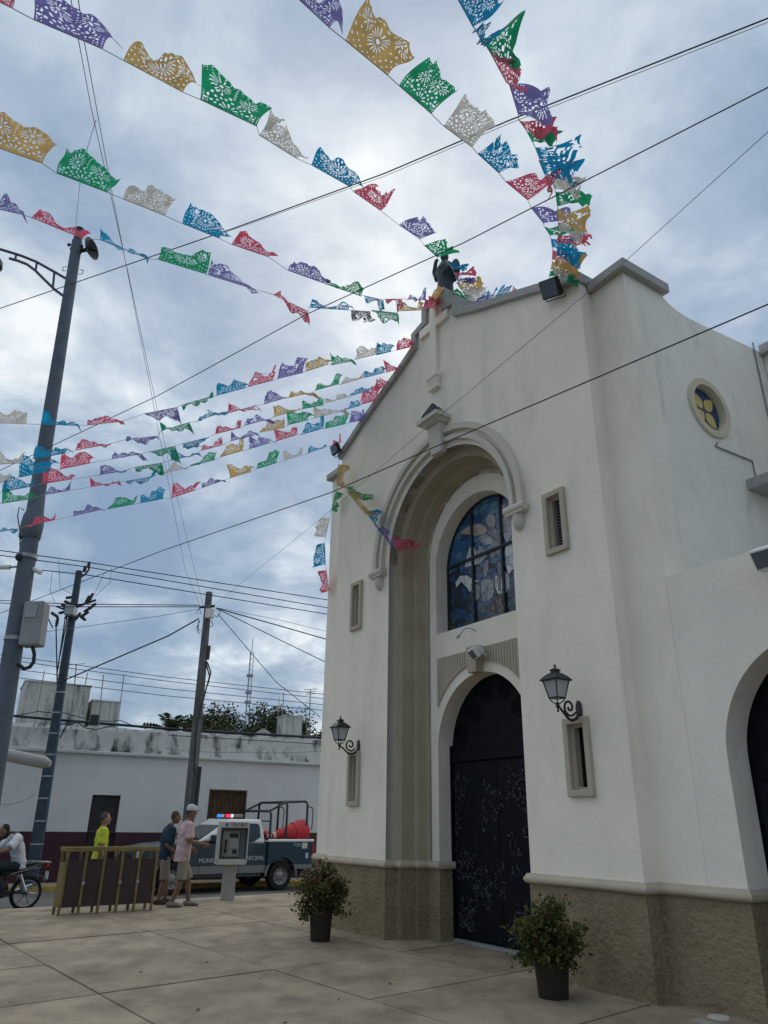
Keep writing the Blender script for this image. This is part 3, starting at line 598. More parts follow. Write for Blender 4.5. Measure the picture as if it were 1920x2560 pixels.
# roof blocks, water tank
RB = mat('tank_render', (.47, .48, .44), .95, .15, 2, .4, 30, .15, col2=(.09, .10, .10), c2=(.50, .68), c2s=1.4, c2st=(1.5, 1.5, .35))
def roofbox(name, px, back, dep, label, cat, pieces=1):
    x0, z1 = hitB(px[0], px[1], back); x1, _ = hitB(px[2], px[3], back); z0 = 3.22
    e_ = empty(name, bw(x0, back, z0), pi / 2 - BH); tag(e_, label, cat); W_ = x1 - x0; h = z1 - z0
    for k in range(pieces):
        MB().box(W_ * k / pieces + .004, W_ * (k + 1) / pieces - .004, 0, dep, 0, h).build('wall_panel', RB, e_, bevel=.015)
    MB().box(-.03, W_ + .03, -.03, dep + .03, h, h + .05).build('top_slab', RB, e_, bevel=.01)
    return e_
roofbox('water_tank_tower', (64, 1703, 229, 1712), 4.0, 2.2, 'tall pale concrete block on the roof behind the left poles', 'tower', 4)
roofbox('roof_block', (232, 1752, 301, 1752), 4.3, 2.0, 'lower stained concrete block beside the tall roof block', 'roof block', 3)
roofbox('cistern', (713, 1790, 757, 1792), 5.2, .9, 'small streaked concrete cistern on the roof by the trees', 'cistern', 2)
tk = empty('water_tank', bw(hitB(663, 1830, 3.4)[0], 3.6, 4.22), 0); tag(tk, 'grey domed water tank just above the parapet before the trees', 'tank')
MB().lathe([(.001, .42), (.12, .40), (.25, .32), (.31, .2), (.31, -.9), (.001, -.9)], 18).build('tank_body', mat('grey_tank', (.20, .21, .22), .7, .1), tk, 40)
MB().lathe([(.001, .47), (.08, .46), (.09, .40)], 12).build('tank_lid', MATS['grey_tank'], tk)
# masts and aerials on the roof
def mast(px0, px1, back, r, label, prongs=0):
    a = hitB(*px0, back); b = hitB(*px1, back); p0 = bw(a[0], back, 3.2); p1 = bw(b[0], back, b[1])
    e_ = empty('roof_mast', p0); tag(e_, label, 'mast'); d = p1 - p0
    MB().tube([(0, 0, 0), d], r, 5).build('pole', GREYP, e_)
    for k in range(prongs):
        MB().tube([d * (1 - .03 * k) + V((-.25 + .04 * k, 0, 0)), d * (1 - .03 * k) + V((.25 - .04 * k, .05, .05))], r * .6, 4).build('prong', GREYP, e_)
mast((85, 1825), (111, 1677), 1.5, .015, 'thin mast in front of the tall roof block, leftmost one')
mast((186, 1800), (191, 1662), 1.5, .018, 'upright rod between the dark pole and roof block', 1)
mast((192, 1800), (219, 1682), 1.4, .015, 'slanting rod on the roof right of the dark pole')
mast((250, 1800), (259, 1686), 1.4, .016, 'thin rod rising in front of the lower roof block')
mast((298, 1800), (310, 1687), 1.6, .015, 'thin rod at the right corner of the lower roof block')
mast((696, 1800), (698, 1742), 5.0, .014, 'short rod rising from the tree crowns, left of a pair')
mast((708, 1800), (709, 1732), 5.0, .02, 'short thick rod rising from the tree crowns, right of a pair')
mast((775, 1835), (776, 1725), 2.4, .02, 'television aerial pole beside the cistern', 3)
mast((778, 1840), (763, 1760), 2.2, .015, 'leaning pole beside the television aerial')
def lattice(px0, px1, Y, label):
    p0 = at_y(*px0, Y); p1 = at_y(*px1, Y); p0 = V((p0.x, p0.y, 0)); e_ = empty('radio_mast', p0); tag(e_, label, 'mast'); d = p1 - p0; h = d.z; s_ = .22
    LM = mat('mast_paint', (.30, .33, .38), .6, .1)
    for k in range(3):
        a = 2 * pi * k / 3; o_ = V((s_ * cos(a), s_ * sin(a), 0)); MB().tube([o_, o_ + d * .93], .03, 5).build('mast_leg', LM, e_)
    mb = MB(); n = 34
    for i in range(n):
        for k in range(3):
            a, b = 2 * pi * k / 3, 2 * pi * (k + 1) / 3
            mb.tube([V((s_ * cos(a), s_ * sin(a), 0)) + d * (.93 * i / n), V((s_ * cos(b), s_ * sin(b), 0)) + d * (.93 * (i + 1) / n)], .014, 4)
    tag(mb.build('lattice', LM, e_), kind='stuff')
    MB().tube([d * .92, d * 1.0], .035, 5).build('antenna', LM, e_)
    for t in (.80, .71, .66): MB().box(-.3, .3, -.2, .2, -.1, .15, T(*(d * t))).build('radio_unit', LM, e_)
lattice((618, 1800), (632, 1598), 75, 'distant slender lattice radio mast above the trees')
# ------------------------------------------------------------------ trees behind the building
BARK = mat('bark', (.09, .07, .05), .95, .3, 6, .6, 20)
def tree(px, Y, rx, rz, zc, label, seed, cols, nleaf=5200, lean=0):
    p = at_y(*px, Y); base = V((p.x, Y, -.1)); rnd = random.Random(seed)
    e_ = empty('tree', base); tag(e_, label, 'tree', 'trees beyond the street building')
    mb = MB().tube([(0, 0, 0), (.1, .05, zc * .35), (-.05, .1, zc * .7)], [.28, .22, .14], 9)
    for k in range(7):
        a = 2 * pi * k / 7 + rnd.random(); q = V((cos(a) * rx * .7, sin(a) * rx * .6, zc + rz * rnd.uniform(-.3, .5)))
        mb.tube([(0, .05, zc * rnd.uniform(.4, .65)), q * .55 + V((0, 0, zc * .3)), q], [.11, .07, .02], 6)
    mb.build('trunk', BARK, e_, 60)
    clumps = []
    for i in range(34):
        a = rnd.uniform(0, 2 * pi); t = rnd.uniform(-.75, 1); rr = sqrt(max(0, 1 - t * t)) * rnd.uniform(.45, 1.0)
        clumps.append((V((cos(a) * rr * rx, sin(a) * rr * rx * .8, zc + t * rz * rnd.uniform(.7, 1.05))), rnd.uniform(.16, .34) * rx))
    halves = [MB(), MB()]
    for i in range(nleaf):
        c, r = rnd.choice(clumps); d = V((rnd.gauss(0, 1), rnd.gauss(0, 1), rnd.gauss(0, 1))); d = d.normalized() * (r * rnd.uniform(.3, 1.05)); q = c + d
        l = rnd.uniform(.06, .13); u = V((rnd.gauss(0, 1), rnd.gauss(0, 1), rnd.gauss(0, .6))).normalized(); v2 = u.cross(V((rnd.gauss(0, 1), rnd.gauss(0, 1), 1)).normalized()).normalized() * (l * .45); u = u * l
        halves[0 if rnd.random() < .72 else 1].add([q - u, q + v2, q + u, q - v2], [(0, 1, 2, 3)])
    for h, m in zip(halves, cols): tag(h.build('crown', m, e_, recalc=False), kind='stuff')
LF1 = mat('leaf_dark', (.028, .05, .02), .7, .5, 1.5, transl=.25); LF2 = mat('leaf_olive', (.10, .085, .035), .7, .4, 1.5, transl=.25); LF3 = mat('leaf_green', (.035, .065, .022), .7, .5, 1.5, transl=.25)
LF4 = mat('leaf_rust', (.16, .09, .04), .7, .4, 1.5, transl=.25)
tree((622, 1800), 40, 3.7, 1.75, 5.0, 'broad dark tree right of the grey pole', 1, (LF1, LF2), 21000)
tree((505, 1830), 38, 2.3, 1.3, 4.6, 'small rust-tinged tree behind the grey pole', 2, (LF3, LF4), 12000)
tree((690, 1800), 43, 2.2, 1.6, 5.4, 'dark tree right behind the streaked cistern', 3, (LF1, LF3), 12000)
tree((795, 1840), 42, 1.6, 1.2, 4.9, 'dark narrow tree against the church corner', 4, (LF1, LF3), 8000)
def palm(px, Y, label):
    p = at_y(*px, Y); h = p.z; e_ = empty('palm_tree', (p.x, Y, -.1)); tag(e_, label, 'palm'); rnd = random.Random(8)
    MB().tube([(0, 0, 0), (.05, 0, h)], [.16, .12], 8).build('trunk', BARK, e_)
    for k in range(26):
        a = 2 * pi * k / 26 + rnd.random() * .3; el = rnd.uniform(-.5, 1.1); d = V((cos(a) * cos(el), sin(a) * cos(el), sin(el))); mb = MB(); n = 9; sd = d.cross(V((0, 0, 1))).normalized()
        for i in range(n):
            t = i / n; q = V((0, 0, h)) + d * (1.4 * t) - V((0, 0, .55 * t * t)); l = .38 * (1 - .5 * t)
            for s_ in (-1, 1): mb.add([q, q + sd * (s_ * l) + d * .12 - V((0, 0, .1)), q + d * .09], [(0, 1, 2)])
        mb.tube([V((0, 0, h)), V((0, 0, h)) + d * .7 - V((0, 0, .14)), V((0, 0, h)) + d * 1.4 - V((0, 0, .55))], .015, 4)
        mb.build('frond', LF1, e_, recalc=False)
palm((425, 1822), 33, 'bushy palm head showing above the parapet left of the grey pole')
# ------------------------------------------------------------------ poles
CPOLE = mat('concrete_pole', (.135, .165, .20), .9, .12, 3, .3, 50, .2, col2=(.10, .125, .155), c2=(.45, .65), c2s=2)
DPOLE = mat('dark_blue_pole', (.035, .055, .075), .6, .2, 5, .2, 40, .3)
WPOLE = mat('grey_wood_pole', (.15, .15, .145), .9, .25, 4, .4, 30, .2, c2st=(8, 8, .4), col2=(.09, .09, .09), c2=(.45, .6), c2s=2)
YA = 11.5
pa0, pa1 = V((-5.55, YA, 0)), at_y(193, 604, YA)
pA = empty('lamp_pole', pa0); tag(pA, 'tall tapered concrete lamp pole at the left edge with loudspeaker', 'pole')
dA_ = pa1 - pa0; up_ = lambda z: dA_ * (z / dA_.z)
def latw(px, Y=YA): return at_y(px[0], px[1], Y) - pa0
MB().tube([up_(-.05), up_(3), up_(6), up_(9), dA_], [.165, .15, .133, .115, .098], 20).build('shaft', CPOLE, pA, 60)
MB().tube([dA_, dA_ + V((0, 0, .32))], .085, 14).build('top_cap', BLACK, pA, 60)
MB().lathe([(.145, -.35), (.17, -.33), (.18, -.1), (.165, .05), (.14, .12), (.115, .4), (.10, .42)], 20, T(*up_(latw((85, 1320)).z + .15))).build('collar', CPOLE, pA, 50)
ARM = mat('lamp_arm_paint', (.10, .10, .14), .5, .15)
upper = [(168, 698), (140, 682), (92, 655), (55, 640), (30, 632), (0, 623), (-60, 612)]; lower = [(160, 741), (138, 725), (112, 700), (88, 676), (68, 661), (45, 652), (24, 646)]
MB().tube([latw(p) for p in upper], .028, 8).build('lamp_arm', ARM, pA, 60)
MB().tube([latw(p) for p in lower], .028, 8).build('lamp_arm', ARM, pA, 60)
for a, b in (((136, 679), (132, 720)), ((92, 656), (89, 678)), ((40, 636), (38, 651))): MB().tube([latw(a), latw(b)], .024, 6).build('arm_strut', ARM, pA)
lp = latw((-12, 640)); MB().lathe([(.0, .0), (.09, -.02), (.17, -.14), (.18, -.25), (.10, -.30), (.07, -.40), (.0, -.42)], 18, T(*lp)).build('lamp_head', BLACK, pA, 60)
hp = latw((219, 624)); MB().lathe([(.03, -.18), (.035, -.05), (.08, .02), (.22, .09), (.225, .095), (.07, .0), (.02, -.05)], 20, T(*hp) @ R(radians(85), 'Y') @ R(radians(15), 'X')).build('horn_speaker', BLK2, pA, 50)
MB().tube([hp, up_(hp.z)], .03, 8).tube([hp + V((.06, 0, 0)), hp + V((.2, 0, 0))], .028, 8).build('horn_bracket', BLACK, pA)
for px_ in ((172, 612), (178, 622), (205, 616), (200, 632)): q = latw(px_); MB().tube([q, up_(q.z)], .02, 6).ell(q, (.03, .03, .04)).build('clamp', BLACK, pA, 60)
for px_, s_ in (((166, 672), -1), ((198, 680), 1)):
    q = latw(px_); MB().tube([q + V((0, 0, .05)), q + V((s_ * .07, 0, .05)), q + V((s_ * .07, 0, -.05)), q + V((0, 0, -.05))], .008, 5).build('step_loop', BLACK, pA)
# equipment cabinet, conduit, cameras on pole A
cb = latw((86, 1560), YA - .05); MB().box(-.15, .17, -.14, .12, -.36, .34, T(*cb) @ R(radians(-3), 'Y')).build('cabinet', mat('cabinet_grey', (.30, .31, .32), .6, .08), pA, bevel=.03)
MB().box(-.09, .09, -.01, .01, -.1, .1, T(cb.x - .02, cb.y - .145, cb.z + .17)).build('cabinet_label', STEEL, pA)
MB().tube([latw(p, YA - .05) for p in ((80, 1612), (86, 1635), (84, 1655), (74, 1668), (60, 1672), (45, 1660))], .03, 8).build('conduit', BLK2, pA, 60)
for z in (latw((60, 1598)).z, latw((60, 1400)).z + .05): MB().tube([up_(z) + V((0, 0, -.03)), up_(z) + V((0, 0, .03))], .158, 20).build('strap', STEEL, pA, 60)
for px_, px2 in (((-6, 1418), (26, 1418)), ((103, 1432), (82, 1422))):
    a, b = latw(px_), latw(px2); MB().tube([a, b], .04, 10).build('security_camera', WHITEP, pA, 60); MB().tube([b, up_(b.z + .03)], .018, 6).build('camera_arm', STEEL, pA)
q = latw((47, 1392), YA - .15); MB().ell(q, (.055, .055, .07)).build('dome_camera', BLK2, pA, 60)
MB().tube([latw((60, 1275)), latw((48, 1268)), latw((44, 1290)), latw((50, 1330)), latw((50, 1370)), latw((46, 1400))], .01, 6).build('pole_cable', BLACK, pA, 60)
# pole B (dark, with insulators)
YB = 21
pB0 = at_y(84, 2172, YB); pB0.z = -.1; pB1 = at_y(198, 1428, YB); pB = empty('utility_pole', pB0); tag(pB, 'dark blue utility pole with insulators and clutter, second from left', 'pole')
dB_ = pB1 - pB0; ub = lambda z: dB_ * (z / dB_.z); lb = lambda px, Y=YB: at_y(px[0], px[1], Y) - pB0
MB().tube([ub(0), ub(3), ub(6), dB_], [.17, .145, .115, .095], 16).build('shaft', DPOLE, pB, 60)
for k in range(9): z = .4 + k * .55; MB().tube([ub(z), ub(z + .035)], .172 - .005 * k, 16).build('band', STEEL, pB, 60)
MB().tube([ub(.1) + V((.15, -.05, 0)), ub(4.6) + V((.12, -.05, 0))], .025, 6).build('riser_pipe', mat('riser_blue', (.06, .12, .2), .6, .2), pB, 60)
MB().tube([lb((203, 1442)), lb((213, 1436)), lb((222, 1424)), lb((222, 1410))], .03, 6).build('top_bracket', BLACK, pB)
for px_ in ((222, 1412), (212, 1422)): q = lb(px_); MB().lathe([(.03, -.1), (.055, -.08), (.04, -.05), (.06, -.03), (.04, .0), (.055, .02), (.03, .08), (.02, .1)], 10, T(*q)).build('insulator', BLK2, pB, 60)
rnd = random.Random(4)
MB().tube([lb((158, 1520)), lb((185, 1518)), lb((240, 1500))], .035, 6).build('crossarm', BLACK, pB)
MB().tube([lb((142, 1516)), lb((172, 1528)), lb((218, 1507))], .03, 6).build('crossarm', BLACK, pB)
for px_, a in (((228, 1492), .3), ((219, 1498), .3), ((222, 1522), .9), ((213, 1535), .9), ((232, 1515), .8), ((165, 1515), 1.9), ((172, 1508), 2.0), ((160, 1530), 1.3), ((138, 1538), 2.1), ((143, 1553), 0), ((178, 1493), 1.4), ((170, 1535), .4), ((195, 1540), .5), ((207, 1545), 2.2)):
    q = lb(px_, YB + rnd.uniform(-.3, .3)); MB().lathe([(.02, -.16), (.05, -.13), (.035, -.1), (.055, -.06), (.035, -.03), (.055, .01), (.035, .04), (.05, .08), (.02, .12)], 8, T(*q) @ R(a, 'Y')).build('insulator', BLK2, pB, 60)
MB().box(-.13, .13, -.12, .12, -.14, .14, T(*lb((176, 1527), YB - .25))).build('junction_box', STEEL, pB, bevel=.02)
for a, b in (((140, 1562), (143, 1705)), ((163, 1545), (142, 1690)), ((168, 1545), (150, 1640)), ((120, 1545), (132, 1570))): MB().tube([lb(a), lb(b)], .018, 5).build('drop_cable', BLACK, pB)
MB().box(-.11, .11, -.07, .07, -.14, .14, T(*lb((237, 1800), 20.6))).build('splice_box', BLK2, pB, bevel=.02)
# pole C (grey wooden)
YC = 21.6
pC0 = at_y(466, 2120, YC); pC0.z = -.1; pC1 = at_y(523, 1481, YC); pC = empty('utility_pole', pC0); tag(pC, 'grey weathered wooden utility pole behind the police truck', 'pole')
dC_ = pC1 - pC0; uc = lambda z: dC_ * (z / dC_.z); lc = lambda px, Y=YC: at_y(px[0], px[1], Y) - pC0
MB().tube([uc(0), uc(2), uc(4), uc(6), dC_], [.17, .155, .14, .12, .10], 14).build('shaft', WPOLE, pC, 60)
MB().box(-.13, .13, -.12, .0, -.14, .14, T(*lc((526, 1535), YC - .1))).build('terminal_box', WHITEP, pC, bevel=.02)
MB().tube([lc((521, 1615)), lc((517, 1648))], .075, 12).build('splice_case', BLK2, pC, 60)
for pts in (((514, 1655), (524, 1690), (516, 1720), (508, 1750)), ((518, 1655), (527, 1680), (520, 1710)), ((506, 1750), (490, 1830), (485, 1930))): MB().tube([lc(p, YC - .14) for p in pts], .022, 6).build('cable_run', BLACK, pC, 60)
MB().box(-.05, .05, -.06, .03, -.5, .5, T(*lc((495, 1965), YC - .12))).build('riser_guard', BLK2, pC, bevel=.01)
for pts in (((500, 1520), (490, 1532), (503, 1535), (498, 1518)), ((540, 1520), (551, 1530), (545, 1542), (533, 1538)), ((500, 1550), (492, 1570), (502, 1578)), ((528, 1550), (533, 1565), (525, 1567)), ((497, 1552), (494, 1580), (500, 1583))): MB().tube([lc(p, YC - .1) for p in pts], .012, 5).build('cable_loop', BLACK, pC, 60)
MB().tube([lc((500, 1518)), lc((537, 1515))], .04, 8).build('cable_clamp', BLACK, pC)
# pale rounded beam at the left edge
bp = [at_y(p[0], p[1], 13.0) for p in ((-140, 1852), (-40, 1874), (40, 1892), (110, 1906), (126, 1910))]
bo = MB().tube([p - bp[0] for p in bp], [(.10, .14), (.10, .14), (.10, .13), (.10, .12), (.05, .06)], 14).build('concrete_arm', mat('pale_arm', (.34, .34, .33), .8, .12, 3, .2, 30), None, 60); bo.location = bp[0]; tag(bo, 'pale rounded concrete arm poking in from the left edge', 'concrete arm')
# ------------------------------------------------------------------ cables
WIRE = mat('black_cable', (.022, .026, .05), .6, .1); THIN = mat('thin_wire', (.16, .18, .23), .6, .1)
def cable(pts, label, r=.012, m=WIRE, sag=0.0, cat='cable', group=None):
    w_ = [p if isinstance(p, V) else (at_depth(*p) if len(p) == 3 else V(p)) for p in pts]; fine = []
    for a, b in zip(w_, w_[1:]):
        n = 12
        for i in range(n): t = i / n; fine.append(a.lerp(b, t) - V((0, 0, 4 * sag * t * (1 - t))))
    fine.append(w_[-1]); o_ = MB().tube([p - fine[0] for p in fine], r, 6).build('overhead_cable', m, None, 60); o_.location = fine[0]; tag(o_, label, cat, group); return o_
cable([(-60, 795, 12), (0, 771, 11.5), (578, 573, 9), (960, 434, 7.8), (1273, 301, 6.9), (1980, 22, 5.6)], 'heavy black cable crossing the bunting high over the church, upper of all', .0065)
cable([(560, 582, 9.05), (960, 441, 7.9), (1273, 309, 7), (1980, 32, 5.7)], 'thin wire running close under the uppermost black cable', .0026)
cable([(-60, 1205, 13), (0, 1176, 12.6), (393, 990, 10.5), (764, 787, 9), (1157, 608, 7.6), (1980, 188, 5.6)], 'black cable passing behind the gable statue towards upper right', .0056)
cable([(-60, 1555, 13), (0, 1533, 12.5), (405, 1377, 9.8), (825, 1232, 7.6), (1088, 1117, 6.6), (1980, 735, 4.6)], 'black cable slanting right across the church facade', .0055)
cable([(532, 1515, 20), (810, 1290, 12.0), (1100, 1040, 9.2), (1452, 746, 7.9), (1556, 660, 7.6), (1980, 275, 5.5)], 'faint thin wire from grey pole past the church shoulder', .003, THIN)
cable([(190, -40, 5), (212, 110, 5.6), (283, 498, 8.5), (370, 940, 12), (463, 1425, 17), (500, 1515, 20)], 'thin guy wire over the plaza, left one at the grey pole', .0035, THIN)
cable([(170, -40, 5), (198, 110, 5.6), (228, 270, 7), (322, 690, 10), (420, 1150, 14), (508, 1515, 20)], 'thin guy wire over the plaza, right one at the grey pole', .0035, THIN)
cable([(240, 300, 8), (214, 385, 9.3), (200, 455, 10.6), (186, 600, 13.6)], 'short thin wire rising from the lamp pole top', .004, THIN)
pr = 'power lines over the street'
for i, (y0, y1, y2, lb_) in enumerate(((1376, 1405, 1503, 'uppermost of three power lines at the dark pole top'), (1388, 1417, 1523, 'middle one of three power lines at the dark pole top'), (1416, 1437, 1539, 'lowest of three power lines at the dark pole top'))):
    cable([(-60, y0 - 8, 19), (215, y1, 19.5), (840, y2, 23)], lb_, .013, group=pr)
for i, (ya, yb, yc, lb_) in enumerate(((1643, 1692, 1739, 'first from top of four thin lines above the roof'), (1654, 1702, 1750, 'second from top of four thin lines above the roof'), (1675, 1721, 1765, 'third from top of four thin lines above the roof'), (1696, 1739, 1779, 'lowest of four thin lines above the roof'))):
    cable([(-40, ya - 12, 20), (410, yb, 21.2), (840, yc, 23)], lb_, .009, group='thin lines above the roof')
cable([(-20, 1785, 20.4), (150, 1800, 20.5), (420, 1822, 20.8), (830, 1846, 21.6)], 'thick sagging cable bundle along the building parapet', .035)
cable([(20, 1790, 20.3), (95, 1778, 20.3), (160, 1782, 20.4), (250, 1802, 20.6), (300, 1800, 20.6), (355, 1820, 20.7)], 'wavy thin cable looping above the parapet bundle', .012, sag=.02)
cable([(150, 1812, 20.3), (190, 1803, 20.4), (215, 1820, 20.4), (240, 1824, 20.5), (290, 1812, 20.6)], 'cable loop drooping below the parapet bundle', .014)
cable([(150, 1845, 20.3), (165, 1815, 20.3), (195, 1804, 20.35)], 'curved cable leaving the dark pole', .018)
cable([(420, 1838, 20.8), (830, 1862, 21.6)], 'second thinner line just below the cable bundle', .010)
cable([(410, 1870, 20.8), (610, 1880, 21), (830, 1875, 21.6)], 'thin line slack across the stained parapet', .006, THIN, sag=.05)
gl = 'lines fanning out from the grey pole'
cable([(-40, 1499, 20), (170, 1510, 20), (500, 1513, 20.3)], 'pair of lines from dark pole to grey pole, upper line', .012, group=gl)
cable([(-40, 1505, 20), (170, 1517, 20), (500, 1517, 20.3)], 'pair of lines from dark pole to grey pole, lower line', .012, group=gl)
cable([(110, 1580, 19.8), (400, 1540, 20.2), (500, 1522, 20.3)], 'thin line slanting from the dark pole up to the grey pole', .007, THIN)
cable([(140, 1708, 20), (167, 1698, 20), (420, 1590, 20.2), (498, 1546, 20.3)], 'thick black line slanting left from the grey pole', .020)
cable([(540, 1520, 20.3), (690, 1562, 21), (840, 1605, 22)], 'thick line from the grey pole right to the church corner', .016)
cable([(548, 1524, 20.3), (690, 1595, 21), (840, 1668, 22)], 'middle line from the grey pole right to the church corner', .012)
cable([(545, 1520, 20.3), (690, 1548, 21), (840, 1584, 22)], 'faint upper line from the grey pole to the church corner', .006, THIN)
cable([(545, 1535, 20.3), (690, 1705, 21), (800, 1792, 22)], 'steep line from the grey pole down to the roof', .011)
for a, b, c, lb_ in (((147, 1398), (150, 1470), (180, 1485), 'thin jumper wire left of the dark pole, long one'), ((130, 1430), (126, 1480), (138, 1508), 'thin jumper wire left of the dark pole, outermost'), ((278, 1418), (276, 1455), (238, 1490), 'thin jumper wire right of the dark pole, outer loop'), ((262, 1430), (248, 1460), (235, 1487), 'thin jumper wire right of the dark pole, inner one')):
    cable([(*a, 19.4), (*b, 19.4), (*c, 19.4)], lb_, .006, THIN)
cable([(0, 2010, 18.5), (25, 2012, 18.5), (60, 2002, 18.6), (88, 1986, 18.6)], 'loose wire hanging on the white wall behind the dark pole', .006, THIN)
# ------------------------------------------------------------------ police pickup
TRH = radians(52); rear = on_z(693, 2226, ROADZ)
off_ = V((cos(TRH), -sin(TRH), 0))       # towards the camera side
fwd_ = V((-sin(TRH), -cos(TRH), 0))
trk = empty('pickup_truck', rear - off_ * .78); trk.rotation_euler = (0, 0, atan2(fwd_.y, fwd_.x))
tag(trk, 'dark teal and white police pickup truck with roll cage in the street', 'truck')
TM = Matrix.Translation(rear - off_ * .78) @ R(atan2(fwd_.y, fwd_.x), 'Z')
def zone_paint():
    m = bpy.data.materials.new('two_tone_truck_paint'); m.use_nodes = True; t = m.node_tree; b = t.nodes['Principled BSDF']
    tcn = t.nodes.new('ShaderNodeTexCoord'); s = t.nodes.new('ShaderNodeSeparateXYZ'); r = t.nodes.new('ShaderNodeValToRGB'); t.links.new(tcn.outputs['Object'], s.inputs[0])
    mr = t.nodes.new('ShaderNodeMapRange'); mr.inputs[2].default_value = 2.0; t.links.new(s.outputs[2], mr.inputs[0]); t.links.new(mr.outputs[0], r.inputs[0])
    r.color_ramp.interpolation = 'CONSTANT'; e = r.color_ramp.elements
    e[0].position = 0; e[0].color = (.17, .18, .19, 1); e[1].position = .315; e[1].color = (.008, .034, .058, 1); k = e.new(.60); k.color = (.62, .64, .66, 1)
    t.links.new(r.outputs[0], b.inputs['Base Color']); b.inputs['Roughness'].default_value = .32; b.inputs['Coat Weight'].default_value = .3; b.inputs['Specular IOR Level'].default_value = .4
    return m
PAINT = zone_paint(); TWHT = mat('truck_white', (.64, .66, .68), .3, .03, 3, 0, 1, .4, coat=.3)
# cab + front, solid side profile with wheel arch
fa = arc(3.1, .36, .44, 0, pi, 14)
prof = [(3.98, .42), (3.98, .66), (3.95, .95), (3.80, 1.06), (3.3, 1.14), (2.45, 1.22), (2.2, 1.16), (.46, 1.16), (.46, .44), (2.64, .44)] + [p for p in reversed(fa)] + [(3.56, .42)]
MB().poly([prof], -.86, .86).build('cab_body', PAINT, trk, bevel=.045, seg=3)
ra = arc(0, .36, .47, 0, pi, 14)
bedp = [(.44, .44), (.44, 1.22), (-1.0, 1.22), (-1.03, .66), (-.98, .52), (-.47, .52)] + [p for p in reversed(ra)] + [(.47, .44)]
for s_ in (-1, 1): MB().poly([bedp], s_ * .88 - .04, s_ * .88 + .04).build('bed_side', PAINT, trk, bevel=.03, seg=3)
for s_ in (-1, 1): MB().tube([(.43, s_ * .88, 1.225), (-1.02, s_ * .88, 1.225)], .045, 10).build('bed_rail', TWHT, trk, 60)
for s_ in (-1, 1): MB().poly([[(.5 * cos(pi * i / 20), .36 + .5 * sin(pi * i / 20)) for i in range(21)] + [(.455 * cos(pi * i / 20), .36 + .455 * sin(pi * i / 20)) for i in range(20, -1, -1)]], min(s_ * .86, s_ * .94), max(s_ * .86, s_ * .94)).build('wheel_flare', PAINT, trk, bevel=.01)
MB().box(-.96, .43, -.84, .84, .68, .74).build('bed_floor', BLK2, trk); MB().box(.40, .445, -.84, .84, .74, 1.24).build('bed_front', PAINT, trk)
MB().box(-1.03, -.98, -.84, .84, .56, 1.22).build('tailgate', PAINT, trk, bevel=.012)
MB().box(-1.15, -1.03, -.80, .80, .42, .56).build('rear_bumper', STEEL, trk, bevel=.02); MB().frustum(3.93, 4.05, -.85, .85, .36, 3.95, 4.03, -.83, .83, .62).build('front_bumper', PAINT, trk, bevel=.03)
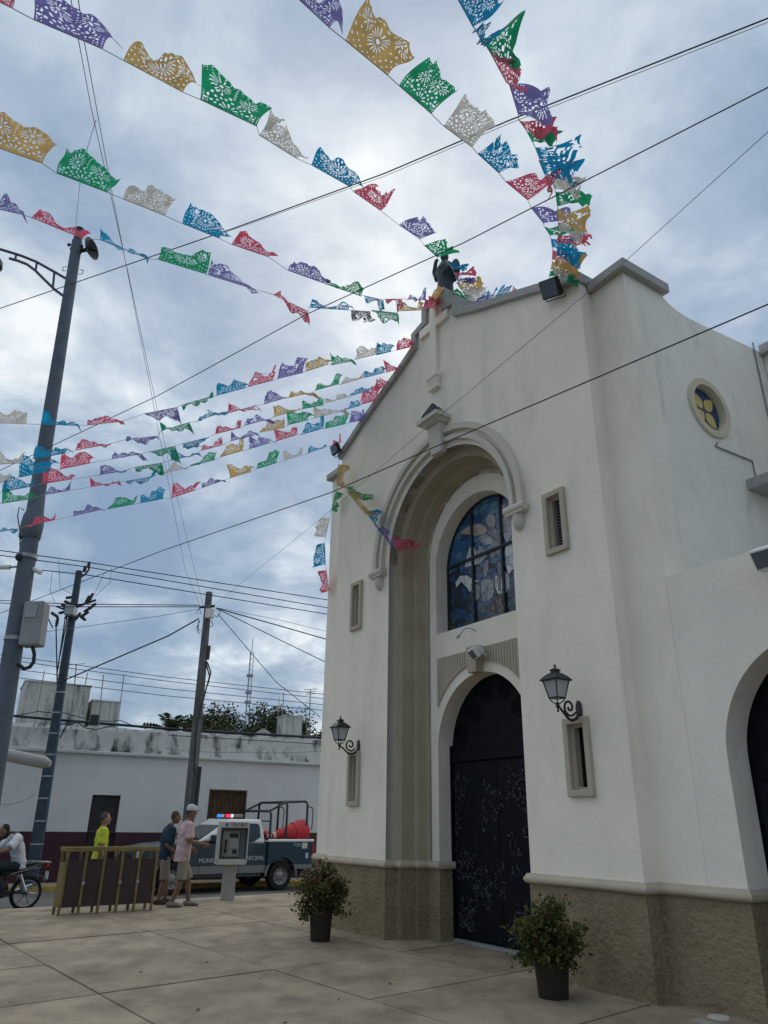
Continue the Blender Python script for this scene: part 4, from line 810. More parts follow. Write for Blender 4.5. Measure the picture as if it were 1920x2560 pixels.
# greenhouse
gb, gt = (.48, 2.46, .84, 1.15), (.56, 1.52, .68, 1.76)
vsx = [(gb[0], -gb[2], gb[3]), (gb[1], -gb[2], gb[3] + .06), (gb[1], gb[2], gb[3] + .06), (gb[0], gb[2], gb[3]), (gt[0], -gt[2], gt[3]), (gt[1], -gt[2], gt[3]), (gt[1], gt[2], gt[3]), (gt[0], gt[2], gt[3])]
MB().add(vsx, [(3, 2, 1, 0), (4, 5, 6, 7), (0, 1, 5, 4), (1, 2, 6, 5), (2, 3, 7, 6), (3, 0, 4, 7)]).build('cab_roof', TWHT, trk, bevel=.07, seg=4)
def onside(s_, x, z):      # point on the cabin side skin
    t = (z - 1.15) / .61; y = gb[2] + (gt[2] - gb[2]) * t; return V((x, s_ * (y + .006), z))
for s_ in (-1, 1):
    for nm, q in (('front_window', [(2.16, 1.21), (1.32, 1.19), (1.32, 1.66), (1.50, 1.66), (1.62, 1.60)]), ('rear_window', [(1.22, 1.19), (.86, 1.20), (.64, 1.32), (.66, 1.60), (.72, 1.65), (1.22, 1.66)])):
        pts = [onside(s_, *p) for p in q]; n = len(pts)
        MB().add([p for p in pts] + [p + V((0, s_ * .006, 0)) for p in pts], [tuple(range(n, 2 * n)), tuple(range(n))] + [(i, (i + 1) % n, n + (i + 1) % n, n + i) for i in range(n)]).build(nm, GLASSD, trk)
    MB().box(1.265, 1.275, min(s_ * .862, s_ * .868), max(s_ * .862, s_ * .868), .48, 1.15).build('door_gap', BLACK, trk); MB().box(2.40, 2.41, min(s_ * .862, s_ * .868), max(s_ * .862, s_ * .868), .48, 1.15).build('door_gap', BLACK, trk)
    MB().box(1.36, 1.52, min(s_ * .865, s_ * .885), max(s_ * .865, s_ * .885), 1.0, 1.03).build('door_handle', TWHT, trk, bevel=.006)
    MB().box(.62, 2.58, min(s_ * .80, s_ * .92), max(s_ * .80, s_ * .92), .36, .42).build('side_step', BLK2, trk, bevel=.015)
    mbx = MB().box(-.10, .06, -.11, .11, -.08, .09, T(2.12, s_ * 1.0, 1.28)); mbx.build('wing_mirror', BLK2, trk, bevel=.03)
    MB().box(-1.045, -.97, s_ * .90 - .06, s_ * .90 + .035, .86, 1.14).build('tail_light', mat('tail_red', (.40, .02, .02), .25, .1, 5, 0, 1, .5), trk, bevel=.01)
    MB().box(3.80, 3.97, s_ * .72 - .13, s_ * .72 + .13, .82, .98).build('headlight', mat('headlight_glass', (.5, .53, .56), .1, .1, 5, 0, 1, .6), trk, bevel=.02)
    for (wx, wn) in ((0, 'rear'), (3.1, 'front')):
        wp = empty('wheel'); wp.parent = trk; wp.location = (wx, s_ * .78, .36)
        MB().lathe([(.215, -.11), (.30, -.125), (.345, -.115), (.362, -.08), (.362, .08), (.345, .115), (.30, .125), (.215, .11)], 32, R(pi / 2, 'X')).build('tyre', RUBBER, wp, 50)
        MB().lathe([(.22, -s_ * .12), (.205, -s_ * .10), (.19, -s_ * .06), (.13, -s_ * .055), (.10, -s_ * .085), (.05, -s_ * .10), (.0, -s_ * .10)], 28, R(pi / 2, 'X')).build('rim', mat('steel_rim', (.24, .235, .23), .5, .2, 8, .1, 40, .5, metal=.4), wp, 40)
        for k in range(8): a = 2 * pi * k / 8; MB().box(-.018, .018, -.004, .004, -.012, .012, T(.155 * cos(a), s_ * .062, .155 * sin(a)) @ R(-a, 'Y')).build('rim_slot', BLACK, wp)
ws = [V((2.47, -.74, 1.23)), V((2.47, .74, 1.23)), V((1.58, .62, 1.70)), V((1.58, -.62, 1.70))]; nv = V((.47, 0, .89)).normalized()
MB().add([p + nv * .012 for p in ws], [(0, 1, 2, 3)]).build('windscreen', GLASSD, trk, recalc=False)
MB().add([V((.476, -.62, 1.24)), V((.476, .62, 1.24)), V((.535, .58, 1.64)), V((.535, -.58, 1.64))], [(0, 3, 2, 1)]).build('back_window', GLASSD, trk, recalc=False)
MB().box(3.96, 3.99, -.5, .5, .66, .92).build('grille', BLK2, trk, bevel=.01); MB().box(-.9, 3.6, -.5, .5, .34, .5).build('chassis', BLACK, trk)
MB().box(1.05, 1.35, -.58, .58, 1.775, 1.80).build('light_bar_base', BLK2, trk)
for i, (c_, e_) in enumerate((((.02, .25, .9), .9), ((.02, .25, .9), .9), ((.6, .6, .6), .2), ((.3, .05, .06), .3), ((1, .03, .08), 1.0), ((1, .03, .08), 1.0), ((.9, .9, .9), .8), ((.3, .3, .3), 0))):
    y0 = .56 - i * .14; MB().box(1.08, 1.32, -y0, -y0 + .125, 1.80, 1.88).build('light_segment', mat('lightbar_%d' % i, c_, .2, .05, 5, 0, 1, .5, emis=e_), trk, bevel=.01)
# roll cage
CG = mat('cage_paint', (.02, .026, .034), .4, .2, 10, 0, 1, .4); cr_ = .034
h1, h2, h3 = (.36, 1.98), (-.15, 2.22), (-.82, 2.26)
for x, z in (h1, h2, h3): MB().tube([(x, .82, .74), (x, .80, z - .10), (x, .76, z - .03), (x, .66, z), (x, -.66, z), (x, -.76, z - .03), (x, -.80, z - .10), (x, -.82, .74)], cr_, 8).build('cage_hoop', CG, trk, 60)
for s_ in (-1, 1):
    MB().tube([(h1[0], s_ * .70, h1[1]), (h2[0], s_ * .70, h2[1]), (h3[0], s_ * .70, h3[1])], cr_ * .9, 8).build('cage_rail', CG, trk, 60)
    MB().tube([(-.84, s_ * .8, 2.12), (-.98, s_ * .8, 2.10), (-1.02, s_ * .8, 2.02), (-1.0, s_ * .8, 1.52), (-.84, s_ * .8, 1.50)], .016, 6).build('grab_loop', CG, trk, 60)
MB().tube([(.36, .8, 1.72), (.36, -.8, 1.72)], .018, 6).build('cage_bar', CG, trk)
# lettering on the visible (left) side
LET = mat('white_lettering', (.50, .53, .56), .5, .05)
LS = lambda x, z, y=.865: T(x, y, z) @ R(pi, 'Z') @ R(pi / 2, 'X')
text('door_lettering', 'MUNICIPAL', .15, LET, trk, LS(2.04, .76, .868)); text('side_lettering', 'MUNICIPAL', .15, LET, trk, LS(.90, .80, .868)); text('unit_number', '7123', .12, LET, trk, LS(-.46, 1.12, .924))
MB().box(-.80, -.62, .922, .926, 1.03, 1.18).build('sticker', mat('sticker_cream', (.55, .53, .48), .6, .2, 60), trk); MB().box(-.84, -.76, .922, .926, .78, .92).build('fuel_badge', LET, trk)
# cones lying in the bed
CONE = mat('cone_red', (.52, .035, .045), .55, .12, 4, .1, 30, .35); CWH = mat('cone_white', (.62, .58, .52), .6, .1)
def cone(M, label, sc_=1.0):
    e_ = empty('traffic_cone'); e_.matrix_world = M; tag(e_, label, 'traffic cone', 'traffic cones lying in the truck bed'); s = sc_
    zs = [0, .08, .13, .20, .25, .62, .70]; rs = [.045, .065, .077, .095, .108, .205, .225]
    for a, b, m_ in ((0, 1, CWH), (1, 2, CONE), (2, 3, CWH), (3, 4, CONE)):
        MB().lathe([(rs[a] * s, zs[a] * s), (rs[b] * s, zs[b] * s)], 22).build('cone_band', m_, e_, 180)
    MB().lathe([(rs[4] * s, zs[4] * s), (rs[5] * s, zs[5] * s), (rs[6] * s, zs[6] * s), (.25 * s, .71 * s), (.26 * s, .80 * s), (.29 * s, .86 * s), (.30 * s, 1.05 * s), (.27 * s, 1.07 * s), (.25 * s, 1.0 * s)], 22).build('cone_body', CONE, e_, 50)
    MB().lathe([(.001, -.01 * s), (.04 * s, -.01 * s), (.045 * s, 0)], 14).build('cone_tip', CWH, e_)
cone(TM @ T(.28, .55, 1.33) @ R(radians(-84), 'Y') @ R(.2, 'Z'), 'big red cone with white bands lying nearest in the truck bed', 1.12)
cone(TM @ T(.22, -.05, 1.50) @ R(radians(-118), 'Y') @ R(.5, 'X'), 'smaller banded cone lying behind the big red cone', .8)
# ------------------------------------------------------------------ payphone
pp = on_z(568, 2250); fz = atan2(-pp.x, pp.y); ph = empty('payphone', pp, .32); tag(ph, 'grey pedestal payphone with booth hood in front of the truck', 'payphone')
PHG = mat('phone_grey', (.33, .33, .32), .7, .1, 4, .1, 30); PHW = mat('phone_white', (.46, .46, .45), .6, .08); PHP = mat('acrylic_side', (.10, .13, .16), .2, .1, 3, 0, 1, .5)
MB().frustum(-.13, .13, -.08, .12, 0, -.12, .12, -.07, .11, .66).build('pedestal', PHG, ph, bevel=.012)
MB().box(-.28, .28, .13, .16, .66, 1.46).build('back_panel', PHG, ph); MB().box(-.29, .29, -.22, .18, .66, .76).build('shelf', PHW, ph, bevel=.015)
MB().box(-.31, -.28, -.24, .18, .66, 1.36).build('side_panel', PHW, ph, bevel=.008); MB().box(.28, .30, -.22, .18, .70, 1.36).build('side_panel', PHP, ph); MB().tube([(.29, -.225, .70), (.29, -.225, 1.37)], .012, 6).build('side_edge', PHW, ph)
MB().box(-.30, .30, -.24, .18, 1.36, 1.48).build('sign_box', PHW, ph, bevel=.012)
text('sign_lettering', 'TELMEX', .10, mat('sign_ink', (.05, .06, .08), .6, .1), ph, T(.08, -.245, 1.42) @ R(pi / 2, 'X'))
MB().add([(cos(pi / 2 + k * pi / 5) * (.045 if k % 2 == 0 else .026) - .17, -.247, 1.42 + sin(pi / 2 + k * pi / 5) * (.045 if k % 2 == 0 else .026)) for k in range(10)], [tuple(range(10))]).build('star_emblem', mat('star_blue', (.03, .12, .32), .5, .1), ph, recalc=False)
MB().box(-.20, .16, .02, .13, .80, 1.30).build('phone_body', PHG, ph, bevel=.015); MB().box(-.06, .12, .008, .02, 1.17, 1.25).build('display', BLK2, ph, bevel=.006); MB().box(.02, .11, .008, .02, .86, .94).build('card_slot', BLK2, ph); MB().box(-.02, .13, .012, .02, .98, 1.14).build('keypad_plate', PHW, ph)
for k in range(12): MB().box(.0 + (k % 3) * .04, .03 + (k % 3) * .04, .005, .012, 1.10 - (k // 3) * .035, 1.125 - (k // 3) * .035).build('key', STEEL, ph)
MB().tube([(-.13, -.02, 1.12), (-.13, -.045, 1.07), (-.13, -.045, .95), (-.13, -.02, .90)], [.03, .018, .018, .034], 10).build('handset', BLK2, ph, 60)
MB().tube([(-.13, -.02, .89), (-.12, -.03, .80), (-.05, -.03, .77), (.03, .02, .82)], .008, 6).build('cord', STEEL, ph, 60)
for k in range(6): MB().box(-.314, -.31, -.18, .12, .72 + k * .1, .80 + k * .1).build('notice', mat('notice_paper', (.42, .43, .43), .8, .15, 30), ph)
# ------------------------------------------------------------------ barricade
b0 = on_z(140, 2291); b1 = on_z(380, 2276); bv = (b1 - b0); bl = bv.length
ba = empty('barricade', b0, atan2(bv.y, bv.x)); tag(ba, 'yellow framed barricade with maroon panels on the plaza edge', 'barricade')
BY = mat('worn_yellow_paint', (.20, .15, .06), .75, .3, 9, .2, 40); BMR = mat('barricade_maroon', (.055, .036, .038), .8, .12, 4, .1, 30)
hB = 1.5 - (2125 - 2047) / 1849 * 13.1 * 1.07 + .13
def post(x, y, m=BY): MB().box(x - .022, x + .022, y - .02, y + .02, 0, hB - .07).build('post', m, ba, bevel=.005)
for k in range(6): post(.03 + k * (bl - .06) / 5, 0); post(.03 + k * (bl - .06) / 5 + .02, .30)
for y in (0, .30): MB().box(0, bl, y - .03, y + .03, hB - .07, hB).build('top_rail', BY, ba, bevel=.006)
for x in (.03, bl - .03): MB().box(x - .025, x + .025, .03, .27, hB - .065, hB - .005).build('end_rail', BY, ba)
for k in range(5):
    xa, xb = .03 + k * (bl - .06) / 5, .03 + (k + 1) * (bl - .06) / 5
    MB().box(xa + .03, xb - .03, -.008, .008, .12, hB - .20).build('panel', BMR, ba); MB().box(xa + .05, xb - .01, .292, .308, .12, hB - .20).build('panel', BMR, ba)
    if k in (1, 3, 4): MB().tube([(xa, -.035, .48), (xa, -.015, .48)], .03, 8).build('hinge', STEEL, ba)
MB().box(.022, .038, .03, .27, .12, hB - .24).build('end_panel', BY, ba); MB().box(bl - .038, bl - .022, .03, .27, .12, hB - .24).build('end_panel', BMR, ba)
# ------------------------------------------------------------------ motorcycle and people
def mc_build():
    c = on_z(56, 2276, ROADZ); hd = atan2(-cos(radians(50)), -sin(radians(50)))
    m = empty('motorcycle', c, hd); tag(m, 'dark motorcycle ridden past the left photo edge', 'motorcycle')
    MP = mat('moto_black', (.012, .02, .028), .3, .2, 8, 0, 1, .5, coat=.4); CHR = mat('moto_chrome', (.45, .47, .5), .25, .1, 8, 0, 1, .5, metal=.7)
    for x in (0, 1.28):
        w_ = empty('wheel'); w_.parent = m; w_.location = (x, 0, .31)
        MB().lathe([(.245, -.03), (.275, -.05), (.30, -.04), (.312, 0), (.30, .04), (.275, .05), (.245, .03)], 32, R(pi / 2, 'X')).build('tyre', RUBBER, w_, 60)
        MB().lathe([(.25, -.028), (.225, -.022), (.225, .022), (.25, .028)], 32, R(pi / 2, 'X')).build('rim', CHR, w_, 60); MB().lathe([(.0, -.07), (.06, -.06), (.06, .06), (.0, .07)], 16, R(pi / 2, 'X')).build('hub', CHR, w_, 50)
        for k in range(6): a = 2 * pi * k / 6; MB().tube([(.05 * cos(a), 0, .05 * sin(a)), (.235 * cos(a + .12), 0, .235 * sin(a + .12))], .014, 6).build('spoke', CHR, w_)
    MB().tube([(0, .09, .31), (.42, .09, .36)], .025, 6).tube([(0, -.09, .31), (.42, -.09, .36)], .025, 6).build('swing_arm', MP, m)
    for s_ in (-1, 1): MB().tube([(.05, s_ * .11, .36), (.20, s_ * .11, .66)], [.03, .03], 10).build('shock', CHR, m)
    MB().tube([(.36, 0, .36), (.45, 0, .66), (.95, 0, .80), (.98, 0, .62), (.70, 0, .28), (.36, 0, .36)], .03, 8).build('frame', MP, m, 60)
    MB().box(.42, .82, -.14, .14, .24, .56).build('engine', BLK2, m, bevel=.05); MB().tube([(.62, 0, .55), (.66, 0, .70)], .09, 12).build('cylinder_block', CHR, m, 60)
    MB().ell((.82, 0, .86), (.24, .15, .13)).build('fuel_tank', MP, m, 60)
    MB().tube([(.62, 0, .80), (.40, 0, .79), (.10, 0, .84), (-.20, 0, .88)], [(.05, .13), (.06, .15), (.055, .13), (.02, .08)], 12).build('seat', BLK2, m, 60)
    MB().tube([(.55, 0, .70), (.15, 0, .74), (-.20, 0, .84), (-.34, 0, .88)], [(.08, .13), (.08, .14), (.05, .1), (.02, .04)], 12).build('tail_cowl', MP, m, 60)
    for s_ in (-1, 1): MB().box(-.2, .3, s_ * .142 - .003, s_ * .142 + .003, -.012, .012, T(.1, 0, .745) @ R(radians(14), 'Y')).build('cowl_stripe', CHR, m)
    MB().tube([(-.1, 0, .66), (-.28, 0, .60), (-.38, 0, .48)], [(.012, .08), (.012, .08), (.01, .07)], 10).build('rear_fender', MP, m, 60); MB().box(-.36, -.30, -.06, .06, .78, .84).build('tail_light', MATS['tail_red'], m, bevel=.01); MB().box(-.36, -.35, -.09, .09, .55, .70).build('number_plate', WHITEP, m)
    MB().tube([(.75, -.16, .22), (.3, -.18, .28), (-.15, -.18, .42)], [.03, .045, .05], 10).build('exhaust', CHR, m, 60); MB().tube([(-.36, .12, .87), (.1, .12, .9), (-.36, -.12, .87)], .012, 6).build('grab_rail', CHR, m)
    for s_ in (-1, 1): MB().tube([(1.28, s_ * .1, .31), (1.02, s_ * .09, .95)], .028, 8).build('fork', CHR, m)
    MB().tube([(.86, .36, 1.06), (.96, .2, 1.02), (1.0, 0, 1.0), (.96, -.2, 1.02), (.86, -.36, 1.06)], .016, 8).build('handlebar', BLACK, m, 60); MB().ell((1.10, 0, .92), (.10, .10, .10)).build('headlight', MATS['headlight_glass'], m, 60)
    MB().lathe([(.33, -.05), (.335, .0), (.33, .05)], 14, T(1.28, 0, .31) @ R(pi / 2, 'X'), radians(20), radians(160)).build('front_fender', MP, m)
    return m, c, hd
moto, mc_c, mc_h = mc_build()
SK1 = mat('skin_brown', (.20, .11, .07), .6, .1); SK2 = mat('skin_tan', (.30, .175, .115), .6, .1); HAIRB = mat('hair_dark', (.02, .016, .013), .8, .3, 60, .4, 120); HAIRG = mat('hair_cropped', (.07, .055, .045), .8, .3, 60, .4, 120)
def cl(name, c, v=.14): return mat(name, c, .9, v, 6, .25, 25, .15)
def person(label, loc, rz, H=1.72, skin=SK1, shirt=None, legs=None, legm=None, shoe=None, hair=HAIRB, hands=None, elbows=None, feet=None, knees=None, hip=(0, 0, .93), lean=.0, short=True, cap=None, sandals=False, pants=False, head_dn=0.0, bow=0.0, shirt_long=.0, cat='person', hairlen=0):
    k = H / 1.72; p = empty('person', loc, rz); p.scale = (k, k, k); tag(p, label, cat)
    hip = V(hip); nk = hip + V((lean, 0, .52)); hd = nk + V((.02 + lean * .4 + head_dn + bow, 0, .19 - bow * .9)); sh = {s: hip + V((lean * .9, s * .185, .46)) for s in (-1, 1)}
    mb = MB()
    # torso and neck
    mb.tube([hip + V((0, 0, -.06)), hip + V((lean * .2, 0, .12)), hip + V((lean * .55, 0, .28)), hip + V((lean * .85, 0, .42)), nk + V((0, 0, -.02)), nk + V((.01, 0, .08))], [(.10, .155), (.10, .145), (.115, .16), (.105, .17), (.06, .075), (.05, .055)], 16, up=(1, 0, 0))
    HM = R(head_dn * 2.2, 'Y')
    mb.ell(hd, (.098, .075, .122), HM).ell(hd + HM.to_3x3() @ V((.018, 0, -.06)), (.075, .058, .068), HM)
    mb.ell(hd + HM.to_3x3() @ V((.102, 0, -.018)), (.022, .014, .026), HM)          # nose
    mb.ell(hd + HM.to_3x3() @ V((.088, 0, -.085)), (.018, .026, .012), HM)        # lips / chin
    for s in (-1, 1): mb.ell(hd + HM.to_3x3() @ V((-.005, s * .076, -.015)), (.02, .009, .032), HM); mb.ell(hd + HM.to_3x3() @ V((.088, s * .032, .022)), (.012, .018, .008), HM)
    for s in (-1, 1):
        E_, W_ = V(elbows[s]), V(hands[s])
        mb.tube([sh[s], sh[s].lerp(E_, .5), E_, E_.lerp(W_, .4), W_], [.062, .052, .042, .042, .028], 12)
        d = (W_ - E_).normalized(); sd = d.cross(V((0, 1, 0)) * s); sd = sd.normalized() if sd.length > .1 else V((1, 0, 0)); nn = d.cross(sd).normalized()
        mb.tube([W_ - d * .01, W_ + d * .04, W_ + d * .085], [(.026, .018), (.040, .017), (.036, .014)], 10, up=sd)
        for f, fl in ((-.027, .062), (-.009, .075), (.009, .07), (.026, .055)):
            q = W_ + d * .08 + sd * f; mb.tube([q, q + d * fl * .5 + nn * .008, q + d * fl * .85 + nn * .028], [.0095, .009, .0075], 7)
        q = W_ + d * .02 + sd * .034; mb.tube([q, q + sd * .022 + d * .03, q + sd * .026 + d * .055], [.012, .010, .008], 7)
        hj = hip + V((0, s * .085, -.05)); K_, F_ = V(knees[s]), V(feet[s])
        mb.tube([hj, hj.lerp(K_, .5), K_, K_.lerp(F_, .35), F_ + V((0, 0, .07))], [.088, .076, .056, .058, .036], 12)
        mb.tube([F_ + V((-.06, 0, .035)), F_ + V((.03, 0, .04)), F_ + V((.13, 0, .025)), F_ + V((.18, 0, .02))], [(.035, .035), (.04, .04), (.026, .045), (.014, .03)], 10, up=(0, 0, 1))
    remesh(mb.build('body', skin, p), .0085, 3)
    # shirt
    mb = MB(); b_ = -.10 - shirt_long
    mb.tube([hip + V((-.01, 0, b_)), hip + V((0, 0, .0)), hip + V((lean * .2, 0, .12)), hip + V((lean * .55, 0, .28)), hip + V((lean * .85, 0, .43)), nk + V((-.005, 0, -.02)), nk + V((0, 0, .02))], [(.135, .185), (.13, .178), (.125, .168), (.132, .178), (.118, .178), (.075, .088), (.062, .068)], 20, up=(1, 0, 0))
    for s in (-1, 1):
        E_ = V(elbows[s]); mb.tube([sh[s] + V((0, -s * .06, .01)), sh[s] + V((0, s * .005, .005)), sh[s].lerp(E_, .35), sh[s].lerp(E_, .82)], [.075, .086, .082, .084], 14)
    so_ = remesh(mb.build('shirt', shirt, p), .012, 5)
    tx = bpy.data.textures.get('folds') or bpy.data.textures.new('folds', 'CLOUDS'); tx.noise_scale = .10
    dm_ = so_.modifiers.new('folds', 'DISPLACE'); dm_.texture = tx; dm_.strength = .040; dm_.mid_level = .30
    MB().tube([nk + V((-.01, 0, .0)), nk + V((-.005, 0, .045))], [(.066, .072), (.060, .066)], 16, cap=False, up=(1, 0, 0)).build('collar', shirt, p, 60)
    mb = MB(); mb.tube([hip + V((0, 0, -.12)), hip + V((0, 0, .03))], [(.125, .175), (.118, .165)], 16, up=(1, 0, 0))
    for s in (-1, 1):
        hj = hip + V((0, s * .085, -.05)); K_, F_ = V(knees[s]), V(feet[s])
        pts = [hj, hj.lerp(K_, .5), K_ + (K_ - hj) * (.04 if short else 0)]; rr = [.10, .098, .096] if short else [.10, .09, .075]
        if not short: pts += [K_.lerp(F_, .5), F_ + V((0, 0, .09))]; rr += [.07, .062]
        mb.tube(pts, rr, 14)
    lo_ = remesh(mb.build('shorts' if short else 'trousers', legm, p), .012, 4)
    for s in (-1, 1):
        F_ = V(feet[s]); MB().tube([F_ + V((-.085, 0, .045)), F_ + V((-.02, 0, .055)), F_ + V((.06, 0, .05)), F_ + V((.14, 0, .035)), F_ + V((.20, 0, .022))], [(.035, .036), (.052, .043), (.044, .047), (.032, .05), (.018, .034)], 12, up=(0, 0, 1)).build('shoe', shoe, p, 180)
    if cap:
        cp_ = MB().lathe([(.001, .115), (.045, .108), (.085, .075), (.102, .02), (.103, -.005)], 20, T(*hd) @ HM @ T(-.005, 0, .035)); cp_.build('cap_crown', cap, p, 180)
        MB().tube([hd + HM.to_3x3() @ V((.07, 0, .045)), hd + HM.to_3x3() @ V((.13, 0, .035)), hd + HM.to_3x3() @ V((.175, 0, .015))], [(.006, .075), (.005, .07), (.004, .04)], 14, up=(0, 0, 1)).build('cap_peak', cap, p, 180)
    hr = MB().ell(hd + HM.to_3x3() @ V((-.022, 0, .026)), (.092, .080, .108), HM)
    if hairlen: hr.ell(hd + V((-.05, 0, -.06)), (.06, .07, .10))
    ho = remesh(hr.build('hair', hair, p), .012, 2)
    return p
# facing right along the street
FR = radians(42)
stand = dict(hands={1: (.12, .24, .80), -1: (.10, -.24, .80)}, elbows={1: (-.02, .24, 1.10), -1: (-.04, -.24, 1.10)}, feet={1: (.02, .10, 0), -1: (-.05, -.10, 0)}, knees={1: (.04, .095, .48), -1: (.0, -.095, .48)})
q = on_z(440, 2267)
person('man in pink shirt, white cap and khaki shorts walking past the payphone', q, radians(28), 1.73, SK1, cl('pink_shirt', (.50, .36, .37), .2), legm=cl('khaki_shorts', (.27, .24, .19)), shoe=cl('grey_shoe', (.22, .21, .20)), hair=HAIRG, cap=cl('cap_white', (.48, .50, .53)), head_dn=.015, shirt_long=.06,
       hands={1: (.22, .22, .98), -1: (.36, -.16, 1.07)}, elbows={1: (.0, .25, 1.10), -1: (.06, -.25, 1.12)}, feet={1: (.24, .09, .0), -1: (-.12, -.09, .0)}, knees={1: (.19, .09, .48), -1: (.02, -.09, .47)}, hip=(.02, 0, .92), lean=.03)
q = on_z(398, 2261)
person('man in navy shirt looking down beside the barricade', q, radians(28), 1.62, SK1, cl('navy_shirt', (.022, .045, .07)), legm=cl('khaki_light', (.25, .22, .19)), shoe=cl('brown_sandal', (.07, .05, .04)), hair=HAIRG, head_dn=.05,
       hands={1: (.18, .2, .88), -1: (.20, -.16, .92)}, elbows={1: (-.03, .25, 1.08), -1: (-.04, -.24, 1.10)}, feet={1: (.12, .09, 0), -1: (-.06, -.09, 0)}, knees={1: (.10, .09, .48), -1: (.02, -.09, .47)}, lean=.05)
q = at_y(233, 2240, 17.9); q.z = ROADZ
person('bald man in neon yellow shirt standing behind the barricade', q, radians(28), 1.80, SK2, cl('neon_shirt', (.45, .50, .05)), legm=cl('grey_jeans', (.16, .19, .23)), shoe=cl('dark_shoe', (.03, .03, .035)), hair=HAIRG, short=False, **stand)
rp = mc_c + V((0, 0, 0))
person('rider in white shirt sitting on the motorcycle', mc_c, mc_h, 1.70, SK1, cl('white_shirt', (.52, .54, .58)), legm=cl('dark_trousers', (.02, .03, .04)), shoe=cl('dark_shoe', (.03, .03, .035)), hair=HAIRB, short=False, hairlen=1, hip=(.24, 0, .87), lean=.16,
       hands={1: (.86, .33, 1.06), -1: (.86, -.33, 1.06)}, elbows={1: (.60, .33, 1.13), -1: (.60, -.33, 1.13)}, feet={1: (.50, .2, .30), -1: (.50, -.2, .30)}, knees={1: (.78, .2, .80), -1: (.78, -.2, .80)}, head_dn=.05, bow=.11)
# ------------------------------------------------------------------ potted plants
def plant(px, r0, h, fh, fr, seed, label, dry):
    b = on_z(*px); e_ = empty('potted_plant', b); tag(e_, label, 'potted plant', 'potted plants at the church door'); rnd = random.Random(seed)
    PB = mat('black_pot', (.032, .024, .017), .7, .2, 6, .1, 30)
    MB().lathe([(.001, .0), (r0 * .82, .0), (r0 * .84, .01), (r0 * .99, h * .93), (r0 * 1.05, h * .93), (r0 * 1.06, h), (r0 * .97, h), (r0 * .95, h * .9), (.001, h * .9)], 28).build('pot', PB, e_, 40)
    MB().lathe([(.001, h * .905), (r0 * .95, h * .905)], 20).build('soil', mat('soil', (.03, .022, .015), .95, .3, 30, .5, 60), e_)
    st = MB(); tips = []
    for i in range(84):
        a = rnd.uniform(0, 2 * pi); t = rnd.random() ** .6; hz = rnd.uniform(.42, 1.0) if i % 3 else rnd.uniform(-.22, .4)
        tt = t if hz > .4 else max(t, .65); q = V((cos(a) * fr * tt, sin(a) * fr * tt, h + fh * (1.0 - .5 * tt * tt) * hz)); m_ = q * .5 + V((0, 0, h * .5 + .08)); m_.x *= .7; m_.y *= .7
        st.tube([(cos(a) * r0 * .4, sin(a) * r0 * .4, h * .9), m_, q], [.007, .005, .003], 4); tips.append((q, m_))
    tag(st.build('stems', mat('stem', (.07, .06, .03), .9, .2), e_), kind='stuff')
    A, B = MB(), MB()
    for q, m_ in tips:
        tw = rnd.random() < dry and q.z > h + fh * .3
        for j in range(50):
            c = m_.lerp(q, rnd.random() ** .7) + V((rnd.gauss(0, .04), rnd.gauss(0, .04), rnd.gauss(0, .04))); l = rnd.uniform(.012, .036)
            u = V((rnd.gauss(0, 1), rnd.gauss(0, 1), rnd.gauss(-.2, .7))).normalized(); v2 = u.cross(V((rnd.gauss(0, 1), rnd.gauss(0, 1), 1.2)).normalized()); v2 = v2.normalized() * l * .6; u = u * l
            (B if (tw or rnd.random() < .07) else A).add([c - u, c - u * .2 + v2, c + u, c - u * .2 - v2], [(0, 1, 2, 3)])
    tag(A.build('foliage', mat('pot_leaf', (.075, .088, .02), .65, .5, 5, transl=.3), e_, recalc=False), kind='stuff'); tag(B.build('dry_foliage', mat('pot_leaf_dry', (.17, .12, .055), .8, .4, 5, transl=.25), e_, recalc=False), kind='stuff')
plant((1384, 2494), .168, .345, .52, .38, 1, 'bushy green plant in a dark pot right of the church door', .12)
plant((800, 2352), .16, .38, .64, .40, 2, 'straggly browning plant in a dark pot left of the church door', .5)
# ------------------------------------------------------------------ papel picado bunting
FLC = {'p': (.20, .18, .46), 'y': (.56, .38, .14), 'g': (.02, .34, .16), 'w': (.58, .55, .50), 'b': (.01, .27, .50), 'r': (.62, .10, .17), 'k': (.12, .12, .12)}
FLN = {'p': 'violet', 'y': 'gold', 'g': 'green', 'w': 'white', 'b': 'blue', 'r': 'red', 'k': 'grey'}
FLM = {k: mat('tissue_' + FLN[k], FLC[k], .6, .22, 7, .2, 9, .25, transl=.55) for k in FLC}
CORD = mat('bunting_cord', (.45, .46, .47), .8, .1)
def flower(x, y, cx, cy, R_, n, ph):
    dx, dy = x - cx, y - cy; r = sqrt(dx * dx + dy * dy)
    if r > R_: return False
    if r < R_ * .16: return True
    t = (r / R_ - .30) / .66
    if t < 0 or t > 1: return False
    return cos(n * atan2(dy, dx) + ph) > .98 - .55 * sin(pi * t) ** .8
